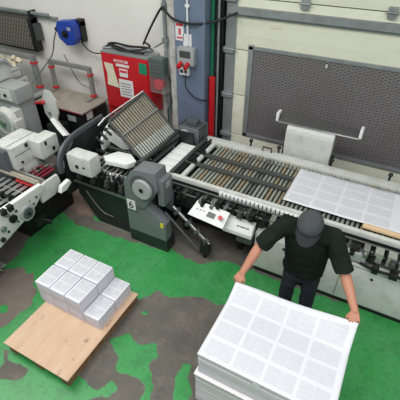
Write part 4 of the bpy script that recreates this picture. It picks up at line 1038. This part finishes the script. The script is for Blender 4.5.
loft(sl_, [((-0.30, 2.695, 0.80), .192, .138, 0), ((-0.30, 2.69, 0.90), .196, .142, 0), ((-0.30, 2.665, 1.05), .200, .146, .1), ((-0.30, 2.62, 1.22), .210, .145, .2), ((-0.298, 2.575, 1.35), .210, .122, .3), ((-0.297, 2.55, 1.42), .165, .092, .35), ((-0.298, 2.53, 1.465), .088, .075, .4), ((-0.298, 2.515, 1.485), .068, .066, .4)])
for S_, E_ in ((ShL, ElL), (ShR, ElR)):
    sl_.cap(V((-0.30, 2.56, 1.37)).lerp(S_, 0.45), 0.092, S_, 0.078); sl_.cap(S_, 0.078, S_.lerp(E_, 0.45), 0.076)
    q = S_.lerp(E_, 0.95); sl_.cyl(S_.lerp(E_, 0.3), q, 0.073, 0.083, 20)
evalmesh('shirt', sl_, 'shirt', man, 0.009, 4, 'dark green polo shirt', 0.014, 3)
cl = MB()
for a0 in range(0, 360, 12):
    a = math.radians(a0); b_ = math.radians(a0+12)
    def cpt(t_): return V((-0.298+0.075*math.cos(t_), 2.512+0.072*math.sin(t_), 1.492+0.045*math.sin(t_)-0.006*math.cos(2*t_)))
    cl.cap(cpt(a), 0.013, cpt(b_), 0.013, 8)
evalmesh('collar', cl, 'shirt', man, 0.006, 2)
tr = MB()
loft(tr, [((-0.30, 2.705, 0.70), .155, .11, 0), ((-0.30, 2.70, 0.82), .168, .115, 0), ((-0.30, 2.695, 0.95), .158, .105, 0)])
for s_ in (-1, 1):
    tr.cap(V((-0.30+s_*0.082, 2.70, 0.84)), 0.100, V((-0.30+s_*0.105, 2.675, 0.50)), 0.074)
    tr.cyl(V((-0.30+s_*0.105, 2.675, 0.52)), V((-0.30+s_*0.11, 2.70, 0.07)), 0.074, 0.066, 24)
evalmesh('trousers', tr, 'trouser', man, 0.009, 3, 'dark navy trousers', 0.006, 9)
for s_ in (-1, 1):
    x = -0.30+s_*0.115
    shb = MB(); shb.cap(V((x, 2.74, 0.05)), 0.042, V((x+s_*0.012, 2.57, 0.040)), 0.040); shb.sph((x+s_*0.010, 2.585, 0.042), 0.05, (0.95, 1.3, 0.75)); shb.sph((x, 2.73, 0.05), 0.046, (0.9, 1.1, 1.0)); shb.box(x-0.042, x+0.046, 2.53, 2.785, 0.002, 0.022)
    evalmesh('shoe', shb, 'rubber', man, 0.006, 3, 'black shoe')
hr = MB()
hr.sph(h(0, 0.028, 0.0), 0.1, (0.83, 0.90, 0.80), HR)
ho = evalmesh('hair', hr, 'hair', man, 0.006, 2, 'short dark hair', 0.003, 2)
cpm = MB()
cpm.sph(h(0, 0.012, 0.047), 0.1, (1.03, 1.19, 0.90), HR, 28, 18)
bm = cpm.bm
geom = bm.verts[:]+bm.edges[:]+bm.faces[:]
bmesh.ops.bisect_plane(bm, geom=geom, plane_co=h(0, 0, 0.030), plane_no=HR @ V((0, 0.10, 1)), clear_inner=True)
bmesh.ops.solidify(bm, geom=bm.faces[:], thickness=0.004)
P('cap', cpm, 'cap', man, 'charcoal baseball cap')
brm = MB(); bm = brm.bm; g = []
for j in range(9):
    row = []
    for i in range(17):
        u = -1+i/8; v = j/8
        x = u*(0.097-0.014*v*v); y = -0.088*math.sqrt(max(0, 1-0.72*u*u))-v*0.102*math.sqrt(max(0.0, 1-0.66*u*u)); z = 0.036-0.014*u*u-0.014*v
        row.append(bm.verts.new(h(x, y, z)))
    g.append(row)
for j in range(8):
    for i in range(16): bm.faces.new((g[j][i], g[j][i+1], g[j+1][i+1], g[j+1][i]))
bmesh.ops.solidify(bm, geom=bm.faces[:], thickness=0.004)
P('cap_brim', brm, 'cap', man)
P('cap_button', MB().sph(h(0, 0.012, 0.134), 0.008), 'cap', man)
for s_ in (-1, 1):
    e = P('eye', MB().sph(h(s_*0.032, -0.084, 0.004), 0.0125), 'white2', man)
    P('iris', MB().sph(h(s_*0.032, -0.094, 0.002), 0.0055), 'hair', e)

# ------------------------------------------------------------------ light
w = bpy.data.worlds.new('hall_light'); bpy.context.scene.world = w; w.use_nodes = True
bg = w.node_tree.nodes['Background']; bg.inputs[0].default_value = (0.93, 0.97, 1.0, 1); bg.inputs[1].default_value = 0.26
def area(name, loc, size, e, col=(1, 1, 1), tgt=None):
    l = bpy.data.lights.new(name, 'AREA'); l.shape = 'RECTANGLE'; l.size, l.size_y = size; l.energy = e; l.color = col
    o = bpy.data.objects.new(name, l); C.objects.link(o); o.location = loc
    if tgt: o.rotation_euler = (V(tgt)-V(loc)).to_track_quat('-Z', 'Y').to_euler()
    return o
area('ceiling_lamp_row', (-0.5, 0.0, 6.2), (6.0, 2.0), 230, (1, 0.99, 0.96))
area('ceiling_lamp_row', (-5.0, 1.2, 6.2), (5.0, 2.0), 190, (1, 0.99, 0.96))
area('right_area_light', (3.5, -2.0, 5.0), (4.0, 3.0), 120, (0.92, 0.97, 1.0), (-1, 2.5, 0.5))  # cool area light high on the right, aimed at the middle of the scene
sc = bpy.context.scene
sc.view_settings.view_transform = 'Standard'; sc.view_settings.look = 'None'
sc.view_settings.gamma = 1.0; sc.view_settings.use_curve_mapping = False
sc.view_settings.exposure = 0.3
